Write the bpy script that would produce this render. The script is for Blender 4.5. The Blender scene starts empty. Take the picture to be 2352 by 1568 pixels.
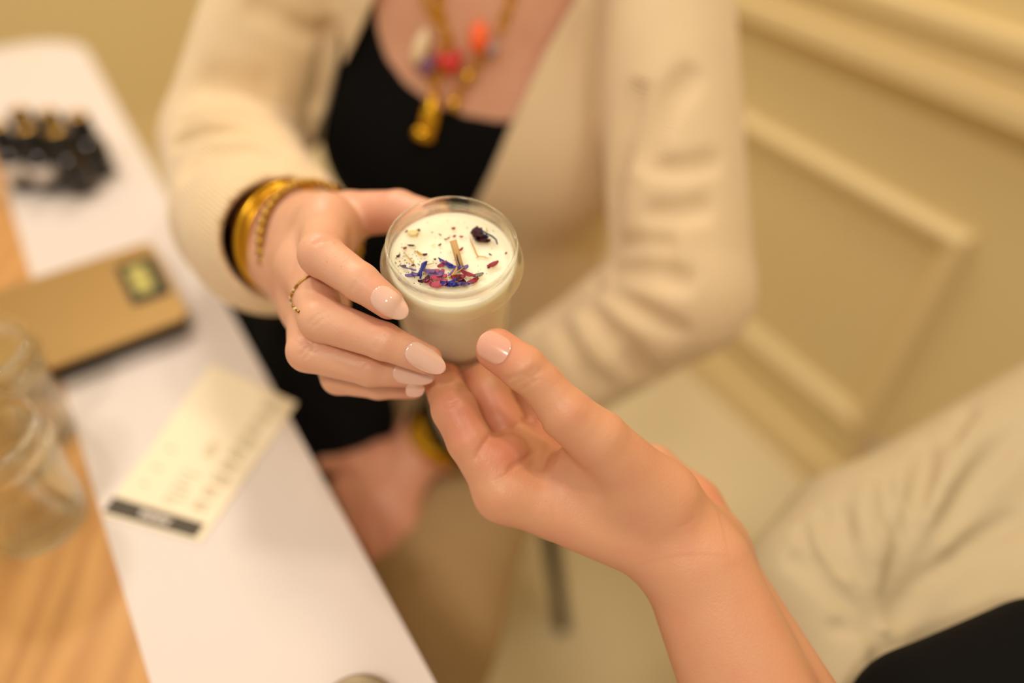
import bpy, bmesh, math, random
import numpy as np
from mathutils import Vector, Matrix, Quaternion

# ------------------------------------------------------------------ camera
F = 1568.0
PITCH = math.radians(43.5)
SP, CP = math.sin(PITCH), math.cos(PITCH)
CAM = np.array([0.0, 0.0, 1.15])
FW = np.array([0.0, CP, -SP]); UP = np.array([0.0, SP, CP]); RT = np.array([1.0, 0, 0])
scn = bpy.context.scene
COL = scn.collection
cd = bpy.data.cameras.new('camera'); cam = bpy.data.objects.new('camera', cd); COL.objects.link(cam)
cam.location = CAM; cam.rotation_euler = (math.pi / 2 - PITCH, 0, 0)
cd.lens = 24.0; cd.sensor_width = 36.0; cd.clip_start = 0.01
cd.dof.use_dof = True; cd.dof.focus_distance = 0.303; cd.dof.aperture_fstop = 1.5
scn.camera = cam
# ------------------------------------------------------------------ light
w = bpy.data.worlds.new('world'); scn.world = w; w.use_nodes = True
w.node_tree.nodes['Background'].inputs[0].default_value = (1.0, 0.87, 0.70, 1)
w.node_tree.nodes['Background'].inputs[1].default_value = 0.56
scn.view_settings.view_transform = 'Standard'; scn.view_settings.look = 'None'
scn.view_settings.exposure = 0.0; scn.view_settings.gamma = 1.0
scn.view_settings.use_curve_mapping = False


def lamp(x, y, z, size, power, tx, ty, tz, col=(1.0, 0.89, 0.76)):
    l = bpy.data.lights.new('ceiling_lamp_light', 'AREA'); l.shape = 'DISK'; l.size = size
    l.energy = power; l.color = col
    o = bpy.data.objects.new('ceiling_lamp_light', l); COL.objects.link(o)
    o.location = (x, y, z)
    d = Vector((tx - x, ty - y, tz - z)); o.rotation_euler = d.to_track_quat('-Z', 'Y').to_euler()


lamp(0.55, 0.15, 2.5, 0.18, 6, 0.0, 0.4, 0.8)
lamp(-0.95, 1.05, 2.5, 0.24, 10, -0.2, 0.4, 0.8)
lamp(-0.25, -0.70, 2.5, 0.26, 10.5, 0.1, 0.6, 0.6)
lamp(-0.55, 1.70, 2.5, 0.40, 16, -0.2, 1.3, 0.3)

# ------------------------------------------------------------------ helpers


def P(px, py, d):
    return CAM + d * (FW + RT * (px - 1176) / F - UP * (py - 784) / F)


def ray(px, py):
    return FW + RT * (px - 1176) / F - UP * (py - 784) / F


def onz(px, py, z):
    r = ray(px, py); return CAM + r * ((z - CAM[2]) / r[2])


def pxof(p):
    q = np.asarray(p) - CAM; d = q @ FW
    return 1176 + F * (q @ RT) / d, 784 - F * (q @ UP) / d, d


def nrm(v):
    v = np.asarray(v, float); return v / np.linalg.norm(v)


def lin(h):
    h = h.lstrip('#'); c = [int(h[i:i + 2], 16) / 255 for i in (0, 2, 4)]
    return tuple(x / 12.92 if x <= 0.04045 else ((x + 0.055) / 1.055) ** 2.4 for x in c) + (1.0,)


def mat(name, col, rough=0.5, metal=0.0, bump=0.0, bscale=200.0, var=0.0, vscale=30.0, sss=0.0, sssr=(0.004, 0.0015, 0.0008), coat=0.0, sheen=0.0, spec=None, trans=0.0, ior=1.45, alpha=1.0, bdist=0.001):
    m = bpy.data.materials.new(name); m.use_nodes = True
    nt = m.node_tree; b = nt.nodes['Principled BSDF']; I = b.inputs
    c = lin(col) if isinstance(col, str) else col
    I['Base Color'].default_value = c; I['Roughness'].default_value = rough; I['Metallic'].default_value = metal
    I['Transmission Weight'].default_value = trans; I['IOR'].default_value = ior
    I['Coat Weight'].default_value = coat; I['Coat Roughness'].default_value = 0.08
    I['Sheen Weight'].default_value = sheen
    if spec is not None: I['Specular IOR Level'].default_value = spec
    if sss:
        I['Subsurface Weight'].default_value = sss; I['Subsurface Radius'].default_value = (1.0, sssr[1] / sssr[0], sssr[2] / sssr[0])
        I['Subsurface Scale'].default_value = sssr[0]
    tc = nt.nodes.new('ShaderNodeTexCoord')
    if var:
        n = nt.nodes.new('ShaderNodeTexNoise'); n.inputs['Scale'].default_value = vscale; n.inputs['Detail'].default_value = 4
        nt.links.new(tc.outputs['Object'], n.inputs['Vector'])
        mx = nt.nodes.new('ShaderNodeMix'); mx.data_type = 'RGBA'
        mx.inputs[6].default_value = tuple(x * (1 - var) for x in c[:3]) + (1,)
        mx.inputs[7].default_value = tuple(min(1, x * (1 + var)) for x in c[:3]) + (1,)
        nt.links.new(n.outputs['Fac'], mx.inputs[0]); nt.links.new(mx.outputs[2], I['Base Color'])
    if bump:
        n = nt.nodes.new('ShaderNodeTexNoise'); n.inputs['Scale'].default_value = bscale; n.inputs['Detail'].default_value = 3
        nt.links.new(tc.outputs['Object'], n.inputs['Vector'])
        bp = nt.nodes.new('ShaderNodeBump'); bp.inputs['Strength'].default_value = bump; bp.inputs['Distance'].default_value = bdist
        nt.links.new(n.outputs['Fac'], bp.inputs['Height']); nt.links.new(bp.outputs[0], I['Normal'])
    return m


def setm(o, m):
    o.data.materials.clear(); o.data.materials.append(m)


def mk(name, verts, faces, m=None, parent=None, smooth=False):
    me = bpy.data.meshes.new(name)
    me.from_pydata([tuple(map(float, v)) for v in verts], [], [tuple(f) for f in faces]); me.update()
    if smooth: me.polygons.foreach_set('use_smooth', [True] * len(me.polygons))
    o = bpy.data.objects.new(name, me); COL.objects.link(o)
    if m: me.materials.append(m)
    if parent: attach(o, parent)
    return o


def attach(o, parent):
    o.parent = parent; o.matrix_parent_inverse = PW[parent.name].inverted() if parent.name in PW else Matrix()


PW = {}


def empty(name, loc=(0, 0, 0)):
    o = bpy.data.objects.new(name, None); COL.objects.link(o); o.location = Vector([float(x) for x in loc]); o.empty_display_size = 0.01
    PW[o.name] = Matrix.Translation(o.location)
    return o


def tag(o, label, cat, group=None, kind=None):
    if label: o['label'] = label
    if cat: o['category'] = cat
    if group: o['group'] = group
    if kind: o['kind'] = kind
    return o


def bmobj(name, bm, m, parent=None, smooth=False, mw=None):
    me = bpy.data.meshes.new(name)
    bmesh.ops.recalc_face_normals(bm, faces=bm.faces)
    bm.to_mesh(me); bm.free()
    if mw is not None: me.transform(mw)
    if smooth: me.polygons.foreach_set('use_smooth', [True] * len(me.polygons))
    me.materials.append(m)
    o = bpy.data.objects.new(name, me); COL.objects.link(o)
    if parent: attach(o, parent)
    return o


def lathe(prof, seg=48, close=False):
    """prof: list of (r,z). returns verts, faces (about z)"""
    V = []; Fc = []; rings = []
    for r, z in prof:
        if r < 1e-6:
            rings.append([len(V)]); V.append((0, 0, z))
        else:
            rings.append(list(range(len(V), len(V) + seg)))
            V += [(r * math.cos(2 * math.pi * k / seg), r * math.sin(2 * math.pi * k / seg), z) for k in range(seg)]
    pairs = list(zip(rings[:-1], rings[1:]))
    if close: pairs.append((rings[-1], rings[0]))
    for a, b in pairs:
        for k in range(seg):
            k2 = (k + 1) % seg
            if len(a) == 1 and len(b) == 1: continue
            if len(a) == 1: Fc.append((a[0], b[k2], b[k]))
            elif len(b) == 1: Fc.append((a[k], a[k2], b[0]))
            else: Fc.append((a[k], a[k2], b[k2], b[k]))
    return V, Fc


def frame(origin, z, x=None):
    z = nrm(z)
    if x is None: x = np.array([1.0, 0, 0]) if abs(z[0]) < 0.9 else np.array([0, 1.0, 0])
    x = nrm(np.asarray(x) - z * (z @ np.asarray(x))); y = np.cross(z, x)
    M = Matrix.Identity(4)
    for i in range(3):
        M[i][0] = float(x[i]); M[i][1] = float(y[i]); M[i][2] = float(z[i]); M[i][3] = float(origin[i])
    return M


def lobj(name, prof, M, m, parent=None, seg=48, close=False, smooth=True):
    V, Fc = lathe(prof, seg, close)
    o = mk(name, [M @ Vector(v) for v in V], Fc, m, parent, smooth)
    bm = bmesh.new(); bm.from_mesh(o.data); bmesh.ops.recalc_face_normals(bm, faces=bm.faces); bm.to_mesh(o.data); bm.free()
    return o


def tube(name, pts, rad, m, parent=None, seg=10, closed=False, flat=1.0):
    pts = [np.asarray(p, float) for p in pts]; n = len(pts)
    rad = rad if hasattr(rad, '__len__') else [rad] * n
    V = []; Fc = []
    prev = None
    for i, p in enumerate(pts):
        a = pts[i - 1] if (i > 0 or closed) else p
        b = pts[(i + 1) % n] if (i < n - 1 or closed) else p
        t = nrm(b - a)
        if prev is None:
            prev = np.cross(t, [0.31, 0.52, 0.79]);
        u = nrm(prev - t * (prev @ t)); v = np.cross(t, u); prev = u
        for k in range(seg):
            an = 2 * math.pi * k / seg
            V.append(p + rad[i] * (math.cos(an) * u + flat * math.sin(an) * v))
    for i in range(n if closed else n - 1):
        j = (i + 1) % n
        for k in range(seg):
            k2 = (k + 1) % seg
            Fc.append((i * seg + k, i * seg + k2, j * seg + k2, j * seg + k))
    if not closed:
        Fc.append(tuple(range(seg - 1, -1, -1))); Fc.append(tuple((n - 1) * seg + k for k in range(seg)))
    return mk(name, V, Fc, m, parent, True)


def box_bm(bm, x0, x1, y0, y1, z0, z1, bev=0.0, segs=2):
    r = bmesh.ops.create_cube(bm, size=1.0)
    vs = r['verts']
    bmesh.ops.scale(bm, vec=(x1 - x0, y1 - y0, z1 - z0), verts=vs)
    bmesh.ops.translate(bm, vec=((x0 + x1) / 2, (y0 + y1) / 2, (z0 + z1) / 2), verts=vs)
    if bev:
        es = list({e for v in vs for e in v.link_edges})
        bmesh.ops.bevel(bm, geom=es, offset=bev, segments=segs, profile=0.5, affect='EDGES')


def prism(poly, z0, z1):
    n = len(poly)
    V = [(x, y, z0) for x, y in poly] + [(x, y, z1) for x, y in poly]
    Fc = [tuple(range(n - 1, -1, -1)), tuple(range(n, 2 * n))] + [(i, (i + 1) % n, n + (i + 1) % n, n + i) for i in range(n)]
    return V, Fc


# ------------------------------------------------------------------ implicit surfaces
class Vol:
    def __init__(s, lo, hi, h):
        s.lo = np.asarray(lo, float); s.h = h
        s.n = np.ceil((np.asarray(hi, float) - s.lo) / h).astype(int) + 1
        s.ax = [(s.lo[i] + h * np.arange(s.n[i])).astype(np.float32) for i in range(3)]
        s.D = np.full(tuple(s.n), 1.0, np.float32)

    def blank(s):
        v = Vol.__new__(Vol); v.lo, v.h, v.n, v.ax = s.lo, s.h, s.n, s.ax
        v.D = np.full(tuple(s.n), 1.0, np.float32); return v

    def sub(s, lo, hi):
        a = np.clip(np.floor((np.asarray(lo) - s.lo) / s.h).astype(int), 0, s.n - 1)
        b = np.clip(np.ceil((np.asarray(hi) - s.lo) / s.h).astype(int) + 1, 1, s.n)
        if np.any(b - a < 2): return None
        sl = tuple(slice(a[i], b[i]) for i in range(3))
        X = s.ax[0][sl[0]][:, None, None]; Y = s.ax[1][sl[1]][None, :, None]; Z = s.ax[2][sl[2]][None, None, :]
        return sl, X, Y, Z

    def comb(s, sl, d, k):
        a = s.D[sl]
        if k <= 0: s.D[sl] = np.minimum(a, d); return
        hh = np.clip(0.5 + 0.5 * (d - a) / k, 0, 1)
        s.D[sl] = d * (1 - hh) + a * hh - k * hh * (1 - hh)

    def cone(s, a, b, r0, r1, k=0.0):
        a = np.asarray(a, float); b = np.asarray(b, float); mg = max(r0, r1) + 2 * k + 4 * s.h
        q = s.sub(np.minimum(a, b) - mg, np.maximum(a, b) + mg)
        if q is None: return
        sl, X, Y, Z = q; ba = b - a; L = max(ba @ ba, 1e-12)
        t = np.clip(((X - a[0]) * ba[0] + (Y - a[1]) * ba[1] + (Z - a[2]) * ba[2]) / L, 0, 1)
        d = np.sqrt((X - a[0] - t * ba[0]) ** 2 + (Y - a[1] - t * ba[1]) ** 2 + (Z - a[2] - t * ba[2]) ** 2) - (r0 + (r1 - r0) * t)
        s.comb(sl, d.astype(np.float32), k)

    def chain(s, pts, rs, k=0.002):
        for i in range(len(pts) - 1): s.cone(pts[i], pts[i + 1], rs[i], rs[i + 1], k)

    def ell(s, c, r, k=0.0, R=None):
        c = np.asarray(c, float); r = np.asarray(r, float); mg = r.max() + 2 * k + 4 * s.h
        q = s.sub(c - mg, c + mg)
        if q is None: return
        sl, X, Y, Z = q; X = X - c[0]; Y = Y - c[1]; Z = Z - c[2]
        if R is not None:
            X, Y, Z = (R[0][0] * X + R[0][1] * Y + R[0][2] * Z, R[1][0] * X + R[1][1] * Y + R[1][2] * Z, R[2][0] * X + R[2][1] * Y + R[2][2] * Z)
        k0 = np.sqrt((X / r[0]) ** 2 + (Y / r[1]) ** 2 + (Z / r[2]) ** 2) + 1e-9
        k1 = np.sqrt((X / r[0] ** 2) ** 2 + (Y / r[1] ** 2) ** 2 + (Z / r[2] ** 2) ** 2) + 1e-9
        s.comb(sl, (k0 * (k0 - 1) / k1).astype(np.float32), k)

    def groove(s, pts, width, depth):
        """lower (depth>0) or raise (depth<0) the surface along a polyline of 3-D points"""
        for i in range(len(pts) - 1):
            pass
        P_ = np.asarray(pts, float); mg = width * 3
        q = s.sub(P_.min(0) - mg, P_.max(0) + mg)
        if q is None: return
        sl, X, Y, Z = q; best = None; n = len(P_) - 1
        for i in range(n):
            a, ba = P_[i], P_[i + 1] - P_[i]; L = max(ba @ ba, 1e-12)
            t = np.clip(((X - a[0]) * ba[0] + (Y - a[1]) * ba[1] + (Z - a[2]) * ba[2]) / L, 0, 1)
            d2 = (X - a[0] - t * ba[0]) ** 2 + (Y - a[1] - t * ba[1]) ** 2 + (Z - a[2] - t * ba[2]) ** 2
            u = (i + t) / n; fade = np.clip(4 * u * (1 - u) * 1.6, 0, 1)
            e = fade * np.exp(-d2 / width ** 2)
            best = e if best is None else np.maximum(best, e)
        s.D[sl] += (depth * best).astype(np.float32)

    def hit(s, px, py, t0=0.15, t1=2.2, off=0.0):
        r = ray(px, py); step = s.h * 0.5
        t = np.arange(t0, t1, step); p = CAM[None] + t[:, None] * r[None]
        g = (p - s.lo) / s.h; ok = np.all((g >= 0) & (g < s.n - 1), axis=1)
        if not ok.any(): return None
        p = p[ok]; g = g[ok]; v = s.samp(g); j = np.nonzero(v < 0)[0]
        if len(j) == 0: return None
        j = j[0]
        if j > 0:
            f = v[j - 1] / (v[j - 1] - v[j]); q = p[j - 1] + f * (p[j] - p[j - 1])
        else: q = p[0]
        return q + off * s.grad(q)

    def samp(s, g):
        i = np.floor(g).astype(int); f = g - i; D = s.D; o = 0
        for dx in (0, 1):
            for dy in (0, 1):
                for dz in (0, 1):
                    wt = (f[:, 0] if dx else 1 - f[:, 0]) * (f[:, 1] if dy else 1 - f[:, 1]) * (f[:, 2] if dz else 1 - f[:, 2])
                    o = o + wt * D[i[:, 0] + dx, i[:, 1] + dy, i[:, 2] + dz]
        return o

    def grad(s, p):
        p = np.asarray(p, float); e = 1.5 * s.h; pts = np.array([p + e * np.eye(3)[i] * sg for i in range(3) for sg in (1, -1)])
        g = np.clip((pts - s.lo) / s.h, 0, s.n - 2.001); v = s.samp(g)
        return nrm([v[0] - v[1], v[2] - v[3], v[4] - v[5]])

    def hits(s, pl, off=0.0):
        o = [s.hit(x, y, off=off) for x, y in pl]
        return [q for q in o if q is not None]

    def gpx(s, pl, width, depth):
        h = s.hits(pl)
        if len(h) >= 2: s.groove(h, width, depth)

    def mesh(s, smooth=2):
        D = s.D; S = D < 0
        n0, n1, n2 = D.shape
        cnt = np.zeros((n0 - 1, n1 - 1, n2 - 1), np.uint8)
        for dx in (0, 1):
            for dy in (0, 1):
                for dz in (0, 1):
                    cnt += S[dx:n0 - 1 + dx, dy:n1 - 1 + dy, dz:n2 - 1 + dz]
        idx = np.argwhere((cnt > 0) & (cnt < 8))
        acc = np.zeros((len(idx), 3)); num = np.zeros(len(idx))
        cor = [(dx, dy, dz) for dx in (0, 1) for dy in (0, 1) for dz in (0, 1)]
        val = {c: D[idx[:, 0] + c[0], idx[:, 1] + c[1], idx[:, 2] + c[2]].astype(float) for c in cor}
        for a in cor:
            for ax in range(3):
                if a[ax] == 0:
                    b = list(a); b[ax] = 1; b = tuple(b)
                    va, vb = val[a], val[b]; m = (va < 0) != (vb < 0)
                    t = np.where(m, va / np.where(m, va - vb, 1), 0)
                    pt = np.array(a, float)[None] + t[:, None] * (np.array(b) - np.array(a))[None]
                    acc += pt * m[:, None]; num += m
        V = s.lo + s.h * (idx + acc / num[:, None])
        vid = np.full(cnt.shape, -1, np.int32); vid[idx[:, 0], idx[:, 1], idx[:, 2]] = np.arange(len(idx))
        Q = []
        for ax in range(3):
            o1, o2 = (ax + 1) % 3, (ax + 2) % 3
            A = np.take(S, range(0, S.shape[ax] - 1), ax); B = np.take(S, range(1, S.shape[ax]), ax)
            e = np.argwhere(A != B)
            e = e[(e[:, o1] > 0) & (e[:, o2] > 0) & (e[:, o1] < cnt.shape[o1]) & (e[:, o2] < cnt.shape[o2])]
            sg = S[e[:, 0], e[:, 1], e[:, 2]]
            c = []
            for d1, d2 in ((-1, -1), (0, -1), (0, 0), (-1, 0)):
                g = e.copy(); g[:, o1] += d1; g[:, o2] += d2
                c.append(vid[g[:, 0], g[:, 1], g[:, 2]])
            q = np.stack(c, 1); q[~sg] = q[~sg][:, ::-1]; Q.append(q)
        Q = np.concatenate(Q)
        ea = np.concatenate([Q[:, 0], Q[:, 1], Q[:, 2], Q[:, 3]]); eb = np.concatenate([Q[:, 1], Q[:, 2], Q[:, 3], Q[:, 0]])
        deg = np.bincount(ea, minlength=len(V)) + np.bincount(eb, minlength=len(V)); deg = np.maximum(deg, 1)
        for it in range(smooth):
            for lam in (0.5, -0.52):
                T = np.stack([np.bincount(ea, V[eb, i], len(V)) + np.bincount(eb, V[ea, i], len(V)) for i in range(3)], 1) / deg[:, None]
                V = V + lam * (T - V)
        return V, Q


def fastmesh(name, parts, m, parent=None, attr=None):
    Vs = []; Qs = []; o = 0
    for V, Q in parts:
        Vs.append(V); Qs.append(Q + o); o += len(V)
    V = np.concatenate(Vs).astype(np.float32); Q = np.concatenate(Qs).astype(np.int32)
    me = bpy.data.meshes.new(name)
    me.vertices.add(len(V)); me.vertices.foreach_set('co', V.ravel())
    me.loops.add(Q.size); me.loops.foreach_set('vertex_index', Q.ravel())
    me.polygons.add(len(Q)); me.polygons.foreach_set('loop_start', np.arange(0, Q.size, 4, dtype=np.int32))
    me.update(calc_edges=True); me.validate()
    me.polygons.foreach_set('use_smooth', np.ones(len(me.polygons), bool))
    if attr is not None:
        at = me.attributes.new('red', 'FLOAT', 'POINT'); at.data.foreach_set('value', np.concatenate(attr).astype(np.float32))
    me.materials.append(m)
    ob = bpy.data.objects.new(name, me); COL.objects.link(ob)
    if parent: attach(ob, parent)
    return ob


# ------------------------------------------------------------------ materials
def skin_mat(name, base, red, freck):
    m = mat(name, base, rough=0.42, bump=0.25, bscale=900, sss=0.22, sssr=(0.006, 0.0022, 0.0011), bdist=0.0006)
    nt = m.node_tree; b = nt.nodes['Principled BSDF']; I = b.inputs
    at = nt.nodes.new('ShaderNodeAttribute'); at.attribute_name = 'red'
    tc = nt.nodes.new('ShaderNodeTexCoord')
    n = nt.nodes.new('ShaderNodeTexNoise'); n.inputs['Scale'].default_value = 60; n.inputs['Detail'].default_value = 3
    nt.links.new(tc.outputs['Object'], n.inputs['Vector'])
    mr = nt.nodes.new('ShaderNodeMapRange'); mr.inputs[1].default_value = 0.35; mr.inputs[2].default_value = 0.7; mr.inputs[3].default_value = -0.1; mr.inputs[4].default_value = 0.22
    nt.links.new(n.outputs['Fac'], mr.inputs[0])
    ad = nt.nodes.new('ShaderNodeMath'); ad.operation = 'ADD'; ad.use_clamp = True
    nt.links.new(at.outputs['Fac'], ad.inputs[0]); nt.links.new(mr.outputs[0], ad.inputs[1])
    mx = nt.nodes.new('ShaderNodeMix'); mx.data_type = 'RGBA'
    mx.inputs[6].default_value = lin(base); mx.inputs[7].default_value = lin(red)
    nt.links.new(ad.outputs[0], mx.inputs[0])
    vo = nt.nodes.new('ShaderNodeTexVoronoi'); vo.inputs['Scale'].default_value = 130
    nt.links.new(tc.outputs['Object'], vo.inputs['Vector'])
    lt = nt.nodes.new('ShaderNodeMapRange'); lt.inputs[1].default_value = 0.02; lt.inputs[2].default_value = 0.075; lt.inputs[3].default_value = freck; lt.inputs[4].default_value = 0.0
    nt.links.new(vo.outputs['Distance'], lt.inputs[0])
    mx2 = nt.nodes.new('ShaderNodeMix'); mx2.data_type = 'RGBA'; mx2.inputs[7].default_value = lin('8A4E2C')
    nt.links.new(lt.outputs[0], mx2.inputs[0]); nt.links.new(mx.outputs[2], mx2.inputs[6])
    nt.links.new(mx2.outputs[2], I['Base Color'])
    return m


def knit_mat(name, col):
    m = mat(name, col, rough=0.95, sheen=0.3, spec=0.2, var=0.06, vscale=25)
    nt = m.node_tree; b = nt.nodes['Principled BSDF']
    tc = nt.nodes.new('ShaderNodeTexCoord')
    wv = nt.nodes.new('ShaderNodeTexWave'); wv.inputs['Scale'].default_value = 130; wv.inputs['Distortion'].default_value = 2.0; wv.inputs['Detail'].default_value = 2
    wv.bands_direction = 'DIAGONAL'
    nt.links.new(tc.outputs['Object'], wv.inputs['Vector'])
    bp = nt.nodes.new('ShaderNodeBump'); bp.inputs['Strength'].default_value = 0.5; bp.inputs['Distance'].default_value = 0.002
    nt.links.new(wv.outputs['Fac'], bp.inputs['Height']); nt.links.new(bp.outputs[0], b.inputs['Normal'])
    return m


def glass_mat(name, tint, mixf=0.35, rough=0.0):
    m = bpy.data.materials.new(name); m.use_nodes = True; nt = m.node_tree; nt.nodes.clear()
    out = nt.nodes.new('ShaderNodeOutputMaterial')
    g = nt.nodes.new('ShaderNodeBsdfPrincipled'); g.inputs['Transmission Weight'].default_value = 1; g.inputs['IOR'].default_value = 1.48
    g.inputs['Roughness'].default_value = rough; g.inputs['Base Color'].default_value = tint
    t = nt.nodes.new('ShaderNodeBsdfTransparent'); t.inputs[0].default_value = tint
    mx = nt.nodes.new('ShaderNodeMixShader'); mx.inputs[0].default_value = mixf
    nt.links.new(g.outputs[0], mx.inputs[1]); nt.links.new(t.outputs[0], mx.inputs[2]); nt.links.new(mx.outputs[0], out.inputs[0])
    return m


M_SKIN = skin_mat('skin_fair', 'DDA888', 'D58B70', 0.28)
M_SKIN2 = skin_mat('skin_warm', 'D49A75', 'CF7E63', 0.10)
M_NAIL = mat('nail_polish', 'E6B8A3', rough=0.08, coat=1.0, sss=0.1, sssr=(0.002, 0.001, 0.0008))
M_NAIL2 = mat('bare_nail', 'E0A48C', rough=0.22, coat=0.5, sss=0.15, sssr=(0.002, 0.001, 0.0008))
M_KNIT = knit_mat('beige_knit', 'EACFA5')
M_BLACK = mat('black_jersey', '0B0A0A', rough=0.9, spec=0.15, bump=0.2, bscale=600)
M_CREAM = mat('cream_linen', 'BFAE8C', rough=0.85, bump=0.25, bscale=700, var=0.04, vscale=40, spec=0.2)
M_TROUSER = mat('khaki_cotton', 'AD9168', rough=0.9, bump=0.2, bscale=500, spec=0.2)
M_GOLD = mat('gold', 'E3AE2E', rough=0.22, metal=1.0, bump=0.15, bscale=150)
M_GOLD2 = mat('aged_gold', 'B48A3C', rough=0.3, metal=1.0, bump=0.3, bscale=800)
M_WALL = mat('wall_paint', 'DCC690', rough=0.6, bump=0.05, bscale=300)
M_TRIM = mat('trim_paint', 'E3CC97', rough=0.5)
M_FLOOR = mat('floor_stone', 'D9C8A0', rough=0.5, var=0.05, vscale=4)
M_TABLE = mat('white_laminate', 'DDD0C7', rough=0.45)
M_GLASS = glass_mat('jar_glass', (0.993, 0.998, 0.972, 1), 0.50)
M_GLASS2 = glass_mat('clear_glass', (0.975, 0.99, 0.94, 1), 0.4)
M_WAX = mat('soy_wax', 'F8EDCF', rough=0.5, sss=0.55, sssr=(0.014, 0.011, 0.006))
M_WICK = mat('wooden_wick', 'C99F66', rough=0.8, bump=0.3, bscale=400)
M_CHAMP = mat('champagne_metal', 'B5935C', rough=0.38, metal=0.75, bump=0.05, bscale=900)
M_DARK = mat('dark_plastic', '1D1A14', rough=0.35)
M_LCD = mat('lcd_screen', 'B9AE62', rough=0.25)
M_BCAP = mat('black_cap', '14110D', rough=0.3)
M_AMBER = mat('dark_amber_glass', '1C0F06', rough=0.1, coat=0.6)
M_PAPER = mat('leaflet_paper', 'F6E6C6', rough=0.7)
M_LABELW = mat('white_label', 'E8DCD0', rough=0.6)
M_INK = mat('printed_band', '4C4333', rough=0.6)
M_INK2 = mat('printed_text', 'B9A67E', rough=0.7)


def wood_mat():
    m = mat('oak_veneer', 'CC9350', rough=0.45); nt = m.node_tree; b = nt.nodes['Principled BSDF']
    tc = nt.nodes.new('ShaderNodeTexCoord'); mp = nt.nodes.new('ShaderNodeMapping'); mp.inputs['Scale'].default_value = (14, 3, 5); mp.inputs['Rotation'].default_value = (0, 0, -0.57)
    nt.links.new(tc.outputs['Object'], mp.inputs['Vector'])
    wv = nt.nodes.new('ShaderNodeTexWave'); wv.inputs['Scale'].default_value = 1.2; wv.inputs['Distortion'].default_value = 7; wv.inputs['Detail'].default_value = 3; wv.inputs['Detail Scale'].default_value = 1.0
    nt.links.new(mp.outputs[0], wv.inputs['Vector'])
    r = nt.nodes.new('ShaderNodeValToRGB'); r.color_ramp.elements[0].color = lin('BC864A'); r.color_ramp.elements[1].color = lin('CB9655')
    nt.links.new(wv.outputs['Fac'], r.inputs[0]); nt.links.new(r.outputs[0], b.inputs['Base Color'])
    return m


M_WOOD = wood_mat()

# ------------------------------------------------------------------ room
WA = onz(1600, 857, 0)[:2]; WB = onz(1890, 1125, 0)[:2]
WU = nrm(WA - WB); WN = np.array([-WU[1], WU[0]])          # WN points to the room
if WN @ (np.array([0, 0.3]) - WB) < 0: WN = -WN
BK = onz(372, 330, 0)[:2]                                   # a point on the foot of the far wall
# corner: WB + s*WU, with far wall running along WN through BK
S_C = (BK - WB) @ WU
CORNER = WB + S_C * WU


def wpt(s, z, o=0.0):
    q = WB + s * WU + o * WN; return (q[0], q[1], z)


def wall_box(name, s0, s1, z0, z1, o0, o1, m, parent=None, kind=True):
    V = [wpt(s, z, o) for s in (s0, s1) for z in (z0, z1) for o in (o0, o1)]
    Fc = [(0, 1, 3, 2), (4, 6, 7, 5), (0, 4, 5, 1), (2, 3, 7, 6), (0, 2, 6, 4), (1, 5, 7, 3)]
    o = mk(name, V, Fc, m, parent)
    bm = bmesh.new(); bm.from_mesh(o.data); bmesh.ops.recalc_face_normals(bm, faces=bm.faces)
    bm.to_mesh(o.data); bm.free()
    if kind and not parent: o['kind'] = 'structure'
    return o


def molding(name, pts2, prof, m):
    """sweep a profile (offset from the wall, height) along a closed/open run of (s,z) points on the right wall"""
    V = []; Fc = []; n = len(prof)
    k = len(pts2)
    for i, (s, z) in enumerate(pts2):
        a = np.array(pts2[(i - 1) % k]); b = np.array(pts2[(i + 1) % k]); c = np.array((s, z))
        d0 = nrm(c - a); d1 = nrm(b - c); n0 = np.array([-d0[1], d0[0]]); n1 = np.array([-d1[1], d1[0]])
        mi = nrm(n0 + n1); mi = mi / max(0.3, mi @ n0)
        for off, across in prof:
            q = c + mi * across; V.append(wpt(q[0], q[1], off))
    for i in range(k):
        j = (i + 1) % k
        for t in range(n - 1): Fc.append((i * n + t, i * n + t + 1, j * n + t + 1, j * n + t))
    o = mk(name, V, Fc, m); bm = bmesh.new(); bm.from_mesh(o.data); bmesh.ops.recalc_face_normals(bm, faces=bm.faces); bm.to_mesh(o.data); bm.free()
    o['kind'] = 'structure'; return o


fl = mk('floor', [(-3.5, -2, 0), (3, -2, 0), (3, 5, 0), (-3.5, 5, 0)], [(0, 1, 2, 3)], M_FLOOR); fl['kind'] = 'structure'
wall_box('wall_right', -2.6, S_C + 0.1, 0, 2.6, -0.1, 0.0, M_WALL)
wall_box('baseboard_right', -2.6, S_C - 0.02, 0, 0.062, 0, 0.012, M_TRIM)
bo = wall_box('trim_1', -2.6, S_C - 0.02, 0.06, 0.082, 0, 0.02, M_TRIM)
# chair rail
wall_box('trim_2', -2.6, S_C - 0.02, 0.775, 0.80, 0, 0.03, M_TRIM)
wall_box('trim_3', -2.6, S_C - 0.02, 0.80, 0.845, 0, 0.016, M_TRIM)
wall_box('trim_4', -2.6, S_C - 0.02, 0.845, 0.865, 0, 0.028, M_TRIM)
PR = [(0, -0.017), (0.012, -0.016), (0.018, -0.009), (0.018, 0.0), (0.010, 0.006), (0.012, 0.012), (0.006, 0.017), (0, 0.018)]
molding('trim_5', [(0.0, 0.215), (0.95, 0.215), (0.95, 0.60), (0.0, 0.60)], PR, M_TRIM)
molding('trim_6', [(-1.2, 0.215), (-0.25, 0.215), (-0.25, 0.60), (-1.2, 0.60)], PR, M_TRIM)


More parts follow.
